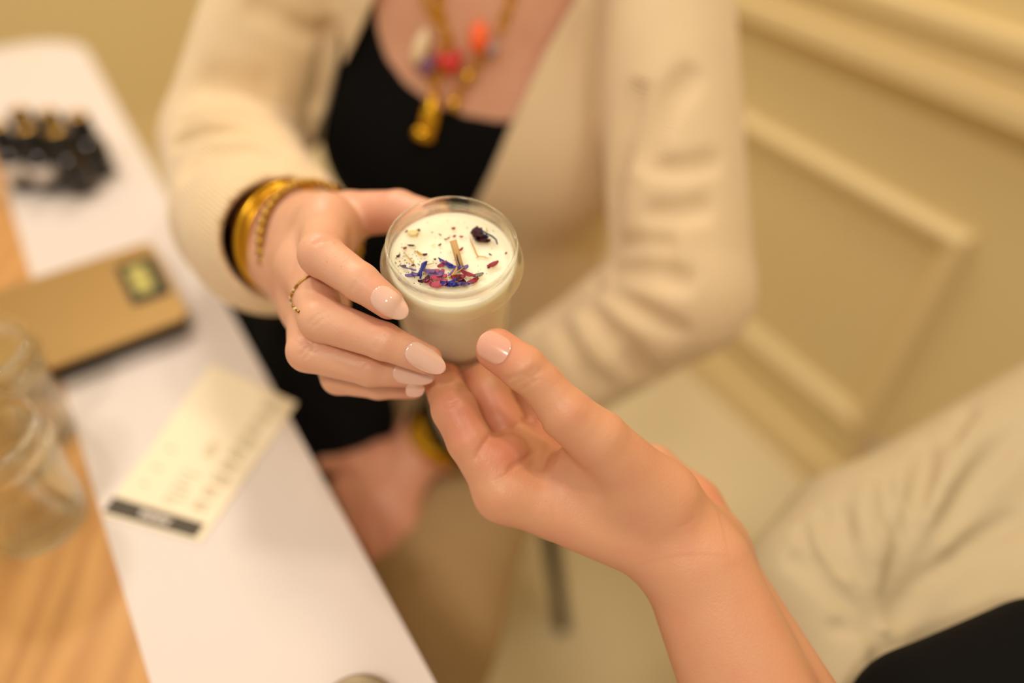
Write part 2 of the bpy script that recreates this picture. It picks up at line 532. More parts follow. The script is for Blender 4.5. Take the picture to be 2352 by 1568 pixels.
def back_box(name, z0, z1, o0, o1, m):
    c = CORNER; a = WN
    V = [(c[0] + t * a[0] - o * WU[0], c[1] + t * a[1] - o * WU[1], z) for t in (-0.1, 4.2) for z in (z0, z1) for o in (o0, o1)]
    o = mk(name, V, [(0, 1, 3, 2), (4, 6, 7, 5), (0, 4, 5, 1), (2, 3, 7, 6), (0, 2, 6, 4), (1, 5, 7, 3)], m)
    bm = bmesh.new(); bm.from_mesh(o.data); bmesh.ops.recalc_face_normals(bm, faces=bm.faces); bm.to_mesh(o.data); bm.free()
    o['kind'] = 'structure'; return o


back_box('wall_back', 0, 2.6, -0.1, 0.0, M_WALL)
back_box('baseboard_back', 0, 0.08, 0.0, 0.018, M_TRIM)

# ------------------------------------------------------------------ table
TZ = 0.75
E0 = onz(1000, 1568, TZ)[:2]; E1 = onz(400, 480, TZ)[:2]
TU = nrm(E1 - E0); TN = np.array([-TU[1], TU[0]])            # TN to the left, into the table
LEND = (onz(120, 88, TZ)[:2] - E0) @ TU


def tp(s, t): q = E0 + s * TU + t * TN; return (q[0], q[1])


def rrect(s0, s1, t0, t1, r, n=8):
    o = []
    for (cs, ct, a0) in ((s1 - r, t1 - r, 0), (s0 + r, t1 - r, 90), (s0 + r, t0 + r, 180), (s1 - r, t0 + r, 270)):
        for k in range(n + 1):
            a = math.radians(a0 + 90 * k / n); o.append(tp(cs + r * math.cos(a), ct + r * math.sin(a)))
    return o


table = empty('table', tp(0.4, 0.35) + (0,))
tag(table, 'white rounded table running along the left under bottles and scale', 'table')
V, Fc = prism(rrect(-0.55, LEND, 0, 0.75, 0.09), TZ - 0.028, TZ); tt = mk('table_top', V, Fc, M_TABLE, table)
for s_, t_ in ((-0.42, 0.12), (-0.42, 0.63), (LEND - 0.13, 0.12), (LEND - 0.13, 0.63)):
    a = tp(s_, t_); lobj('leg', [(0, 0), (0.02, 0), (0.024, TZ - 0.028), (0, TZ - 0.028)], frame((a[0], a[1], 0), (0, 0, 1)), M_TABLE, table, 16)
# oak strip let into the table top
wl0 = onz(345, 1568, TZ)[:2]; wl1 = onz(62, 600, TZ)[:2]; wl2 = onz(0, 225, TZ)[:2]
bu = nrm(wl1 - wl0); bn = np.array([-bu[1], bu[0]])
bl = ((wl2 - wl0) @ bu)
pl = [wl0 - bu * 0.4, wl0 + bu * bl, wl0 + bu * bl + bn * 0.3, wl0 - bu * 0.4 + bn * 0.3]
V, Fc = prism([tuple(p) for p in pl][::-1], TZ - 0.01, TZ + 0.0004)
mk('oak_inlay', V, Fc, M_WOOD, table)['label'] = 'light oak strip along the left of the white top'

# ------------------------------------------------------------------ scale
SZ = TZ + 0.021
ctr = onz(345, 553, SZ), onz(437, 722, SZ), onz(118, 822, SZ), onz(0, 622, SZ)
A, B = ctr[0][:2], ctr[1][:2]
su = nrm(A - B); sn = np.array([-su[1], su[0]])
if sn @ (ctr[2][:2] - B) < 0: sn = -sn
SW = np.linalg.norm(A - B); SL = SW * 2.9


def rr2(o, u, v, a0, a1, b0, b1, r, n=5):
    L = []
    for (ca, cb, d0) in ((a1 - r, b1 - r, 0), (a0 + r, b1 - r, 90), (a0 + r, b0 + r, 180), (a1 - r, b0 + r, 270)):
        for k in range(n + 1):
            an = math.radians(d0 + 90 * k / n); q = o + (ca + r * math.cos(an)) * u + (cb + r * math.sin(an)) * v; L.append((q[0], q[1]))
    ar = sum(L[i][0] * L[(i + 1) % len(L)][1] - L[(i + 1) % len(L)][0] * L[i][1] for i in range(len(L)))
    return L if ar > 0 else L[::-1]


q0 = B + su * SW / 2 + sn * SL / 2
scale = empty('kitchen_scale', (q0[0], q0[1], TZ))
tag(scale, 'flat champagne metal digital scale with small screen on the table', 'scale')
V, Fc = prism(rr2(B, su, sn, 0.003, SW - 0.003, 0.003, SL - 0.003, 0.008), TZ + 0.005, SZ - 0.004); mk('base', V, Fc, M_DARK, scale)
V, Fc = prism(rr2(B, su, sn, 0, SW, 0, SL, 0.01), SZ - 0.004, SZ); mk('platform', V, Fc, M_CHAMP, scale)
for a_, b_ in ((0.02, 0.02), (SW - 0.02, 0.02), (0.02, SL - 0.02), (SW - 0.02, SL - 0.02)):
    q = B + su * a_ + sn * b_; lobj('foot', [(0, 0.0), (0.008, 0.0), (0.008, 0.005), (0, 0.005)], frame((q[0], q[1], TZ + 0.0006), (0, 0, 1)), M_DARK, scale, 16)
d4 = [onz(x, y, SZ)[:2] for x, y in ((262, 612), (352, 588), (402, 672), (300, 705))]
fa = [((p - B) @ su) for p in d4]; fb = [((p - B) @ sn) for p in d4]
a0, a1, b0, b1 = min(fa) + 0.002, max(fa) - 0.002, min(fb) + 0.002, max(fb) - 0.002
V, Fc = prism(rr2(B, su, sn, a0, a1, b0, b1, 0.004), SZ, SZ + 0.0008); scr = mk('display_frame', V, Fc, M_DARK, scale)
da, db = a1 - a0, b1 - b0
V, Fc = prism(rr2(B, su, sn, a0 + da * 0.18, a1 - da * 0.16, b0 + db * 0.30, b1 - db * 0.2, 0.002), SZ + 0.0008, SZ + 0.0012)
mk('screen', V, Fc, M_LCD, scr)

# ------------------------------------------------------------------ oil bottles
def bottle(loc, ang, k):
    r = empty('oil_bottle', loc)
    M = frame(loc, (0, 0, 1)) @ Matrix.Diagonal((1, 1, 0.86, 1))
    lobj('bottle_body', [(0, 0), (0.0145, 0), (0.0165, 0.002), (0.0165, 0.044), (0.0145, 0.050), (0.009, 0.054), (0.009, 0.058), (0, 0.058)], M, M_AMBER, r, 28)
    c = lobj('cap', [(0, 0.0575), (0.0128, 0.0575), (0.0128, 0.061), (0.0120, 0.062), (0.0115, 0.080), (0.0105, 0.082), (0, 0.082)], M, M_BCAP, r, 28)
    lobj('cap_glint', [(0, 0.0822), (0.0095, 0.0822), (0.0090, 0.0830), (0, 0.0833)], M, M_GOLD2, c, 24)  # gold disc paints in the warm reflection on top of the black cap
    # paper label around the front
    V = []; n = 14
    for i in range(n + 1):
        a = ang + math.radians(-58 + 116 * i / n)
        for rr in (0.0166, 0.0168):
            for z in (0.016, 0.032): V.append((loc[0] + rr * math.cos(a), loc[1] + rr * math.sin(a), loc[2] + z))
    Fc = []
    for i in range(n):
        o = i * 4
        Fc += [(o + 2, o + 3, o + 7, o + 6), (o, o + 4, o + 5, o + 1), (o + 1, o + 5, o + 7, o + 3), (o, o + 2, o + 6, o + 4)]
    Fc += [(0, 1, 3, 2), (n * 4, n * 4 + 2, n * 4 + 3, n * 4 + 1)]
    mk('label', V, Fc, M_LABELW if k in (3, 4) else M_BCAP, r, True)
    return r


BL = []
fr = [onz(x, y, TZ) for x, y in ((60, 446), (108, 450), (172, 456))]
bdir = nrm((fr[2] - fr[0])[:2]); bback = np.array([-bdir[1], bdir[0]]); pitch = np.linalg.norm((fr[2] - fr[0])[:2]) / 2
pitch = max(pitch, 0.0345)
lab = ['black-capped amber bottle, back row of the six, nearest the oak strip', 'black-capped amber bottle, middle of the back row of six', 'black-capped amber bottle, right end of the back row of six',
       'front-row black-capped bottle with pale label, nearest the oak strip', 'front-row black-capped bottle with pale label, middle of three', 'front-row black-capped dark bottle, right end of the three']
base0 = fr[2][:2] - 2 * pitch * bdir + bback * 0.017
for k in range(6):
    row, i = (1, k) if k < 3 else (0, k - 3)
    q = base0 + bdir * pitch * i + bback * (0.036 * row)
    b = bottle((q[0], q[1], TZ + 0.0004), math.atan2(-bback[1], -bback[0]) + 0.25, k)
    tag(b, lab[k], 'bottle', 'dark oil bottles on the table')

# ------------------------------------------------------------------ leaflet
LZ = TZ + 0.0006
lq = [onz(x, y, LZ) for x, y in ((232, 1182), (462, 1246), (682, 926), (486, 836))]
lf = empty('leaflet', ((lq[0] + lq[2]) / 2))
tag(lf, 'cream printed leaflet with dark band, its corner jutting past the table edge', 'leaflet')


def lerpq(u, v, dz=0.0):
    p = (lq[0] * (1 - u) + lq[1] * u) * (1 - v) + (lq[3] * (1 - u) + lq[2] * u) * v
    return p + np.array([0, 0, dz])


def patch(name, u0, u1, v0, v1, z0, z1, m, parent):
    c = [(u0, v0), (u1, v0), (u1, v1), (u0, v1)]
    V = [lerpq(u, v, z0) for u, v in c] + [lerpq(u, v, z1) for u, v in c]
    o = mk(name, V, [(3, 2, 1, 0), (4, 5, 6, 7), (0, 1, 5, 4), (1, 2, 6, 5), (2, 3, 7, 6), (3, 0, 4, 7)], m, parent); return o


patch('sheet', 0, 1, 0, 1, 0, 0.0004, M_PAPER, lf)
band = patch('printed_band', 0.0, 0.93, 0.015, 0.10, 0.0004, 0.00045, M_INK, lf)
# pale script across the band
sp = []
for i in range(70):
    u = 0.33 + 0.30 * i / 69; v = 0.058 + 0.022 * math.sin(i * 0.95) * (0.7 + 0.3 * math.sin(i * 0.31)); sp.append(lerpq(u, v, 0.0006))
tube('script_lettering', sp, 0.0007, M_LABELW, band, 6)
random.seed(4)
V = []; Fc = []


def addq(u0, u1, v0, v1, z):
    o = len(V); V.extend([lerpq(u0, v0, z), lerpq(u1, v0, z), lerpq(u1, v1, z), lerpq(u0, v1, z)]); Fc.append((o, o + 1, o + 2, o + 3))


for blk in range(9):
    v = 0.16 + blk * 0.088
    for ln in range(3):
        addq(0.72, 0.72 + random.uniform(0.12, 0.19), v + ln * 0.02, v + ln * 0.02 + 0.011, 0.00045)
for v in (0.46, 0.485, 0.51, 0.535): addq(0.5, 0.5 + random.uniform(0.08, 0.13), v, v + 0.012, 0.00045)
for v in (0.15, 0.18, 0.22, 0.25, 0.29, 0.33): addq(0.44, 0.44 + random.uniform(0.1, 0.2), v, v + 0.01, 0.00045)
for v in (0.2, 0.3, 0.42): addq(0.14, 0.14 + random.uniform(0.04, 0.1), v, v + 0.01, 0.00045)
tx = mk('printed_text', V, Fc, M_INK2, lf)

# ------------------------------------------------------------------ glass jars on the left
def glass_jar(loc, R, H, label):
    r = empty('glass_jar', loc); M = frame(loc, (0, 0, 1)); t = 0.003
    out = [(0, 0), (R * 0.68, 0), (R * 0.75, H * 0.03), (R * 0.80, H * 0.15), (R * 0.88, H * 0.55), (R * 0.93, H * 0.72), (R * 1.0, H * 0.78), (R * 1.01, H * 0.82), (R * 0.96, H * 0.87), (R * 0.93, H * 0.9), (R * 0.94, H * 0.95), (R * 0.96, H * 0.98), (R * 0.93, H)]
    inn = [(R * 0.88, H * 0.99), (R * 0.86, H * 0.95), (R * 0.86, H * 0.88), (R * 0.90, H * 0.82), (R * 0.93 - t, H * 0.72), (R * 0.88 - t, H * 0.55), (R * 0.80 - t, H * 0.15), (R * 0.70, H * 0.08), (0, H * 0.07)]
    lobj('glass_body', out + inn, M, M_GLASS2, r, 64)
    tag(r, label, 'jar', 'empty glass jars on the oak strip')
    return r


glass_jar((-0.312, 0.247, TZ + 0.0005), 0.0375, 0.092, 'empty clear glass jar in front, standing on the oak strip')
glass_jar((-0.352, 0.316, TZ + 0.0005), 0.0375, 0.092, 'empty clear glass jar behind the other one, beside the scale')
# small round lid at the bottom edge
ld = onz(824, 1676, TZ); M = frame((ld[0], ld[1], TZ + 0.0003), (0, 0, 1))
lid = empty('tin_lid', (ld[0], ld[1], TZ)); tag(lid, 'small dull grey round tin lid at the near table edge', 'lid')
lobj('lid_rim', [(0, 0), (0.0235, 0), (0.0245, 0.002), (0.0245, 0.011), (0.022, 0.013), (0.021, 0.0125)], M, mat('dull_tin', '9C8A6C', rough=0.35, metal=0.8), lid, 40)
lobj('lid_top', [(0.0212, 0.0125), (0.019, 0.0118), (0.016, 0.013), (0, 0.0135)], M, bpy.data.materials['dull_tin'], lid, 40)

# ------------------------------------------------------------------ socket on the wall
sk = empty('wall_socket', wpt(-0.07, 0.155, 0.0))
tag(sk, 'pale wall socket low on the wall beside the panel moulding', 'socket')
M_SOCK = mat('socket_plastic', 'CBB49A', rough=0.4)
wall_box('face_plate', -0.115, -0.03, 0.115, 0.20, 0.0, 0.008, M_SOCK, sk)
wall_box('plug', -0.10, -0.065, 0.13, 0.165, 0.008, 0.035, M_SOCK, sk)

# ------------------------------------------------------------------ candle jar
RC = P(1038, 553, 0.3085)
vw = nrm(CAM - RC); upv = nrm(UP - vw * (UP @ vw)); rtv = np.cross(upv, vw)
TH = math.radians(42.3)
JN = nrm(math.cos(TH) * vw + math.sin(TH) * (upv - 0.03 * rtv))
JH = 0.0700
JB = RC - JN * JH
JM = frame(JB, JN, RT)
candle = empty('candle_jar', JB)
tag(candle, 'clear glass jar candle with cream wax and dried petals held in two hands', 'candle')
h = JH
outp = [(0, 0.0012), (0.018, 0.0), (0.0235, 0.0002), (0.0264, 0.0018), (0.0276, 0.005), (0.0284, 0.014), (0.0291, 0.034), (0.0295, 0.0475), (0.0299, 0.0495), (0.0310, 0.0508), (0.0327, 0.0525), (0.0335, 0.0543), (0.0336, 0.0560), (0.0332, 0.0578), (0.0318, 0.0592), (0.0304, 0.0600), (0.0294, 0.0607), (0.0291, 0.0618), (0.0293, 0.0630), (0.0291, 0.0642), (0.0291, 0.0655), (0.0298, 0.0663), (0.0302, 0.0672), (0.0302, 0.0681), (0.0298, 0.0688), (0.0293, 0.0690)]
inp = [(0.0287, 0.0688), (0.0283, 0.0681), (0.0281, 0.0665), (0.0277, 0.0640), (0.0275, 0.0620), (0.0277, 0.0602), (0.0290, 0.0575), (0.0292, 0.0553), (0.0281, 0.0525), (0.0273, 0.0500), (0.0268, 0.046), (0.0264, 0.034), (0.0257, 0.012), (0.0240, 0.0066), (0.018, 0.0050), (0, 0.0048)]
lobj('glass_body', outp + inp, JM, M_GLASS, candle, 96)
WL = h - 0.0115
wax = lobj('wax', [(0, 0.0044), (0.018, 0.0046), (0.0244, 0.0062), (0.0261, 0.012), (0.0268, 0.034), (0.0272, 0.046), (0.0277, 0.0500), (0.0285, 0.0525), (0.0294, 0.0548), (0.0290, WL + 0.0002), (0.0282, WL - 0.0002), (0.026, WL - 0.0004), (0, WL)], JM, M_WAX, candle, 72)
JI = JM.inverted()


def onwax(px, py, dz=0.0):
    o = JB + JN * (WL + dz); r = ray(px, py); t = JN @ (o - CAM) / (JN @ r); return CAM + t * r


# wick
wk0 = onwax(1058, 615); wkt = onwax(1058, 615) + JN * 0.0062 + (onwax(1036, 560) - onwax(1058, 615)) * 0.75
tube('wick', [wk0 - JN * 0.003, wk0, (wk0 + wkt) / 2, wkt], [0.0016, 0.0017, 0.0017, 0.0018], M_WICK, candle, 10, flat=0.7)
FC = {'red': mat('petal_crimson', '8E1D2E', rough=0.6), 'dred': mat('petal_dark', '3E0D18', rough=0.6), 'pink': mat('petal_pink', 'B04058', rough=0.6), 'blue': mat('petal_blue', '2E2F8C', rough=0.6),
      'dblue': mat('petal_navy', '20264E', rough=0.6), 'violet': mat('petal_violet', '6A5488', rough=0.6), 'straw': mat('stem_straw', 'C99A4A', rough=0.7), 'green': mat('stem_grey_green', '7C7A66', rough=0.7), 'pale': mat('petal_pale', 'E8CF8E', rough=0.6)}
JX = nrm(np.array([JM[i][0] for i in range(3)])); JY = nrm(np.array([JM[i][1] for i in range(3)]))


def zp(X, Y): return 840 + X / 5.8725, 420 + Y / 5.8725


def petal(zx, zy, L, Wd, ang, col, curl=0.3, lift=0.0006, name='petal', bent=0.0):
    """a thin curled petal lying on the wax: L,Wd in mm"""
    c = onwax(*zp(zx, zy)); rng = random.Random(int(zx * 7 + zy))
    u = math.cos(ang) * JX + math.sin(ang) * JY; v = np.cross(JN, u); V = []; Fc = []; n = 7; w3 = 3
    for side in (0, 1):
        for i in range(n):
            t = i / (n - 1); wd = Wd * 0.0005 * (math.sin(math.pi * min(1, 0.12 + 0.8 * t)) ** 0.7 + rng.uniform(-0.12, 0.12))
            for j in range(w3):
                s = j - 1
                p = c + u * (t - 0.5) * L * 0.001 + v * (s * wd + bent * 0.001 * math.sin(math.pi * t)) + JN * (lift + curl * 0.001 * (s * s * 0.8 + (2 * t - 1) ** 2) + rng.uniform(0, 0.0002) - side * 0.00018)
                V.append(p)
    m = n * w3
    for i in range(n - 1):
        for j in range(w3 - 1):
            a = i * w3 + j
            Fc.append((a, a + w3, a + w3 + 1, a + 1)); Fc.append((m + a, m + a + 1, m + a + w3 + 1, m + a + w3))
    for i in range(n - 1):
        a, b = i * w3, (i + 1) * w3; Fc.append((a, m + a, m + b, b)); a += 2; b += 2; Fc.append((a, b, m + b, m + a))
    Fc.append((0, 1, m + 1, m)); Fc.append((1, 2, m + 2, m + 1)); e = (n - 1) * w3
    Fc.append((e, m + e, m + e + 1, e + 1)); Fc.append((e + 1, m + e + 1, m + e + 2, e + 2))
    return mk(name, V, Fc, FC[col], candle, True)


# (zoom x, zoom y, length mm, width mm, angle, colour, curl)
for a in [(1500, 700, 3.6, 3.2, 1.2, 'dred', 1.2), (1560, 780, 3.8, 2.4, 0.4, 'dred', 1.0), (1500, 740, 3.0, 2.2, -0.6, 'dred', 1.4), (1610, 800, 3.0, 1.6, -0.2, 'dred', 0.8),
          (1715, 1120, 4.8, 1.8, 0.6, 'red', 0.7), (1660, 1150, 1.8, 1.0, 1.2, 'red', 0.4),
          (1035, 1120, 4.2, 1.6, 0.7, 'red', 0.6), (1250, 1310, 5.0, 2.6, 0.2, 'red', 1.2), (1380, 1260, 5.6, 1.6, -0.4, 'red', 1.2), (1450, 1350, 4.4, 2.0, 0.6, 'red', 1.0), (1290, 1340, 3.8, 2.0, -0.7, 'dred', 0.9),
          (990, 1300, 6.0, 2.2, 0.25, 'pink', 1.0), (990, 1390, 6.5, 2.6, 0.35, 'pink', 1.0), (850, 1350, 3.2, 1.6, 0.4, 'pink', 0.8), (930, 1210, 3.5, 1.8, 0.1, 'pink', 0.6), (1030, 1215, 2.2, 1.6, 0.9, 'pink', 0.6),
          (770, 1180, 7.0, 1.2, 1.15, 'blue', 0.9), (1080, 1090, 6.0, 0.9, -0.5, 'blue', 0.6), (1150, 1140, 5.0, 1.4, -0.35, 'blue', 0.6), (1180, 1160, 4.0, 0.8, 0.1, 'blue', 0.6), (1250, 1120, 5.0, 1.0, 1.8, 'blue', 0.7),
          (1110, 1395, 5.5, 2.0, -0.1, 'blue', 1.2), (1210, 1400, 5.0, 1.8, 0.2, 'blue', 1.2), (1330, 1395, 5.0, 1.5, 0.1, 'violet', 1.2), (1160, 1370, 4.0, 1.2, 0.5, 'blue', 1.6),
          (630, 1270, 5.0, 1.5, 0.2, 'violet', 0.8), (690, 1260, 4.0, 1.2, -0.3, 'violet', 0.8), (850, 1210, 5.0, 1.6, -0.1, 'violet', 0.7), (930, 1250, 6.0, 2.0, -0.2, 'violet', 0.8), (1030, 1260, 4.2, 2.2, -0.8, 'violet', 0.6), (540, 1160, 4.0, 0.6, -0.3, 'violet', 0.4), (640, 1190, 2.5, 0.8, -0.3, 'violet', 0.5),
          (1270, 1180, 4.0, 1.2, 1.2, 'violet', 0.8), (1335, 1165, 3.0, 1.6, 0.5, 'violet', 0.8), (1160, 1230, 4.0, 0.8, 1.0, 'violet', 0.6),
          (1515, 1260, 4.2, 1.5, 0.35, 'green', 0.5), (820, 1330, 3.6, 1.8, 1.0, 'dred', 1.0), (760, 1350, 2.8, 1.4, 0.3, 'dred', 1.0),
          (613, 857, 2.6, 0.7, -0.05, 'dred', 0.2), (715, 655, 1.2, 1.3, 1.2, 'dred', 0.3), (1185, 630, 1.5, 1.0, 0.2, 'red', 0.3), (1290, 740, 1.5, 0.8, 0.1, 'red', 0.3), (1195, 735, 1.3, 0.9, 0.6, 'red', 0.3), (1285, 915, 2.4, 0.9, 0.9, 'red', 0.4),
          (800, 985, 1.9, 1.1, 0.2, 'dred', 0.4), (530, 895, 1.4, 1.0, 0.5, 'red', 0.3), (440, 1005, 1.3, 1.1, 0.4, 'dred', 0.4), (515, 1138, 1.8, 1.0, 0.1, 'dred', 0.3), (1000, 850, 1.4, 0.7, 0.8, 'dred', 0.3), (550, 670, 1.4, 0.6, 1.0, 'red', 0.3), (1680, 980, 1.4, 0.5, -0.6, 'dred', 0.2), (1078, 775, 1.1, 0.5, -0.2, 'dred', 0.2), (1115, 760, 1.4, 0.6, 0.7, 'red', 0.3),
          (640, 690, 4.0, 2.4, 0.2, 'pale', 0.4), (1890, 965, 1.1, 0.7, 1.1, 'red', 0.3), (935, 1045, 1.0, 0.8, 0.3, 'dred', 0.3), (640, 1125, 1.2, 0.8, 0.3, 'dred', 0.3), (1005, 715, 1.4, 0.5, -0.5, 'green', 0.3), (730, 975, 3.0, 1.0, -0.6, 'straw', 0.6)]:
    petal(a[0], a[1], a[2] * (1.7 if a[1] < 820 and a[0] > 1400 else 1.3), a[3] * (1.8 if a[1] < 820 and a[0] > 1400 else 1.4), *a[4:])
# the dark blossom standing up at the back right, its long navy floret and the fine stems


def stem(zpts, rad, col, name='stem', up=0.0006):
    pts = [onwax(*zp(x, y)) + JN * (up if len(q) == 0 else q[0]) for x, y, *q in zpts]
    n = len(pts); return tube(name, pts, [rad * (0.75 + 0.5 * math.sin(math.pi * i / (n - 1))) for i in range(n)], FC[col], candle, 6, flat=0.5)


stem([(1560, 690, 0.003), (1620, 735, 0.003), (1700, 765, 0.0025), (1755, 800, 0.002), (1775, 850, 0.0012)], 0.0007, 'dblue', 'floret')
stem([(1550, 700, 0.003), (1600, 760, 0.003), (1660, 765, 0.002)], 0.0006, 'dblue', 'floret')
stem([(1410, 760), (1430, 820), (1460, 880), (1490, 960), (1515, 1000)], 0.0004, 'straw')
stem([(1490, 1020), (1530, 1000), (1600, 1005), (1660, 1030)], 0.0003, 'straw')
stem([(540, 970), (590, 1030), (640, 1090), (660, 1120)], 0.0004, 'straw')
stem([(1130, 1310, 0.001), (1180, 1260, 0.002), (1220, 1200, 0.002), (1240, 1130, 0.001)], 0.0004, 'straw')
stem([(1050, 1330, 0.002), (1120, 1310, 0.002), (1200, 1260, 0.002), (1290, 1200, 0.002), (1330, 1150, 0.001)], 0.00035, 'straw')
stem([(720, 1170), (800, 1120), (880, 1100), (930, 1085)], 0.0003, 'straw')
stem([(980, 1040, 0.002), (1010, 1080, 0.001), (1060, 1110, 0.001)], 0.0004, 'blue', 'floret')
stem([(740, 1330, 0.002), (750, 1250, 0.003), (775, 1150, 0.003), (815, 1100, 0.002)], 0.0006, 'blue', 'floret')
stem([(1230, 1040, 0.004), (1245, 1100, 0.003), (1270, 1160, 0.002)], 0.0004, 'dblue', 'floret')
stem([(1625, 640, 0.002), (1640, 660, 0.001), (1630, 690, 0.0006)], 0.0003, 'red')
stem([(680, 640), (700, 690), (690, 740)], 0.00025, 'straw')
stem([(880, 860), (910, 850), (940, 825)], 0.00025, 'pale')
stem([(800, 1230), (820, 1260), (850, 1300)], 0.0004, 'straw')
# fine crumbs
rng = random.Random(11); V = []; Fc = []
crumb = []
for k in range(230):
    if k < 90: x, y = rng.gauss(560, 130), rng.gauss(1040, 90)
    elif k < 160: x, y = rng.gauss(800, 190), rng.gauss(1260, 70)
    else: x, y = rng.uniform(330, 1880), rng.uniform(480, 1350)
    p = onwax(*zp(x, y)); q = JI @ Vector(p)
    if math.hypot(q[0], q[1]) > 0.0265: continue
    s = rng.uniform(0.00012, 0.00042); a = rng.uniform(0, 3.1); u = math.cos(a) * JX + math.sin(a) * JY; v = np.cross(JN, u)
    o = len(V); t = s * rng.uniform(0.35, 0.9); hh = 0.00015
    V += [p + u * s + JN * hh, p + v * t + JN * (hh + 0.0002), p - u * s + JN * hh, p - v * t * rng.uniform(0.3, 1) + JN * hh, p + u * s, p + v * t, p - u * s, p - v * t]
    Fc += [(o, o + 1, o + 2, o + 3), (o + 4, o + 5, o + 1, o), (o + 5, o + 6, o + 2, o + 1), (o + 6, o + 7, o + 3, o + 2), (o + 7, o + 4, o, o + 3)]
cr = mk('petal_crumbs', V, Fc, FC['dred'], candle); cr['kind'] = 'stuff'


def jar_carve(v, gap=0.00025):
    """press the flesh flat where it meets the glass"""
    prof = np.array(outp)
    lo = JB - 0.06; hi = JB + JN * JH + 0.06
    q = v.sub(np.minimum(lo, JB + JN * JH - 0.06), np.maximum(JB + 0.06, hi))
    if q is None: return
    sl, X, Y, Z = q
    zz = (X - JB[0]) * JN[0] + (Y - JB[1]) * JN[1] + (Z - JB[2]) * JN[2]
    rr = np.sqrt(np.maximum((X - JB[0]) ** 2 + (Y - JB[1]) ** 2 + (Z - JB[2]) ** 2 - zz ** 2, 0))
    zs = np.linspace(0, JH, 80); pz = prof[3:, 1]; R = np.interp(zz, pz, prof[3:, 0]).astype(np.float32)
    d = np.maximum(rr - R, np.maximum(-zz, zz - JH)) - gap
    a = v.D[sl]; k = 0.0015; b = -d
    hh = np.clip(0.5 - 0.5 * (b - a) / k, 0, 1)
    v.D[sl] = b * (1 - hh) + a * hh + k * hh * (1 - hh)


# ------------------------------------------------------------------ nails
def nail(v, base, tip, wid, m, parent, point=0.5, over=0.0, lift=0.0003, R=0.0062, nrm_mix=None, name='fingernail', dome=0.0006):
    """plate from pixel `base` (cuticle) to pixel `tip` (free edge), lying on the flesh of volume v"""
    mid = ((base[0] + tip[0]) / 2, (base[1] + tip[1]) / 2)
    pb = v.hit(*base); n = np.zeros(3)
    if pb is None: print("NAIL MISS", base); return None
    for f in (0.1, 0.3, 0.5, 0.65):
        q = v.hit(base[0] + f * (tip[0] - base[0]), base[1] + f * (tip[1] - base[1]))
        if q is not None: n = n + v.grad(q)
    n = nrm(n)
    if nrm_mix is not None: n = nrm(n + nrm_mix)
    # tip on the plane through pb with normal n
    r = ray(*tip); t = n @ (pb - CAM) / (n @ r); pt = CAM + t * r
    ax = pt - pb; L = np.linalg.norm(ax); ax /= L; b = np.cross(n, ax)
    NU, NV = 12, 22; V = []; Fc = []
    for side in (0, 1):
        for j in range(NV + 1):
            t = j / NV
            if t < 0.32: wv = math.sqrt(max(0.0, 1 - ((0.32 - t) / 0.32) ** 2)) * 0.9 + 0.1
            else: wv = 1.0
            if t > point: wv *= math.sqrt(max(0.0, 1 - ((t - point) / (1 - point)) ** 2 * 0.985))
            wdt = wid / 2 * wv
            for i in range(NU + 1):
                s = (2 * i / NU - 1); x = s * wdt
                cut = 0.0
                z = lift + dome * (1 - (2 * t - 1) ** 2) - (R - math.sqrt(max(R * R - x * x, 0)))
                p = pb + ax * (t * L + cut) + b * x + n * z
                for _ in range(4):
                    g = (p - v.lo) / v.h
                    if np.all(g > 1) and np.all(g < v.n - 2):
                        dd = float(v.samp(g[None])[0])
                        if dd < lift: p = p + n * (lift - dd)
                V.append(p - n * side * 0.0005)
    m_ = (NU + 1) * (NV + 1)
    for j in range(NV):
        for i in range(NU):
            a = j * (NU + 1) + i; Fc.append((a, a + 1, a + NU + 2, a + NU + 1)); Fc.append((m_ + a, m_ + a + NU + 1, m_ + a + NU + 2, m_ + a + 1))
    ring = [i for i in range(NU + 1)] + [j * (NU + 1) + NU for j in range(1, NV + 1)] + [NV * (NU + 1) + i for i in range(NU - 1, -1, -1)] + [j * (NU + 1) for j in range(NV - 1, 0, -1)]
    for k in range(len(ring)):
        a, b_ = ring[k], ring[(k + 1) % len(ring)]; Fc.append((a, m_ + a, m_ + b_, b_))
    o = mk(name, V, Fc, m, parent, True)
    bm = bmesh.new(); bm.from_mesh(o.data); bmesh.ops.recalc_face_normals(bm, faces=bm.faces); bm.to_mesh(o.data); bm.free()
    return o


def nearest(V, pts):
    d = np.full(len(V), 9.0)
    for p in pts: d = np.minimum(d, np.linalg.norm(V - np.asarray(p)[None], axis=1))
    return d


def hand(v, palm, fingers, kf=0.007, kp=0.012, kj=0.0022):
    """palm: list of (a,b,ra,rb[,k]); fingers: list of (points, radii)"""
    for q in palm:
        v.cone(q[0], q[1], q[2], q[3], q[4] if len(q) > 4 else kp)
    base = v.D.copy(); res = v.D.copy()
    for pts, rs in fingers:
        f = v.blank(); f.chain(pts, rs, kj)
        a, b = base, f.D
        m = (b < 0.03)
        aa, bb = a[m], b[m]; hh = np.clip(0.5 + 0.5 * (bb - aa) / kf, 0, 1)
        s = bb * (1 - hh) + aa * hh - kf * hh * (1 - hh)
        # neighbouring fingers meet in a tight crease
        r = res[m]; k2 = 0.0007; h2 = np.clip(0.5 + 0.5 * (s - r) / k2, 0, 1)
        res[m] = s * (1 - h2) + r * h2 - k2 * h2 * (1 - h2)
    v.D = res


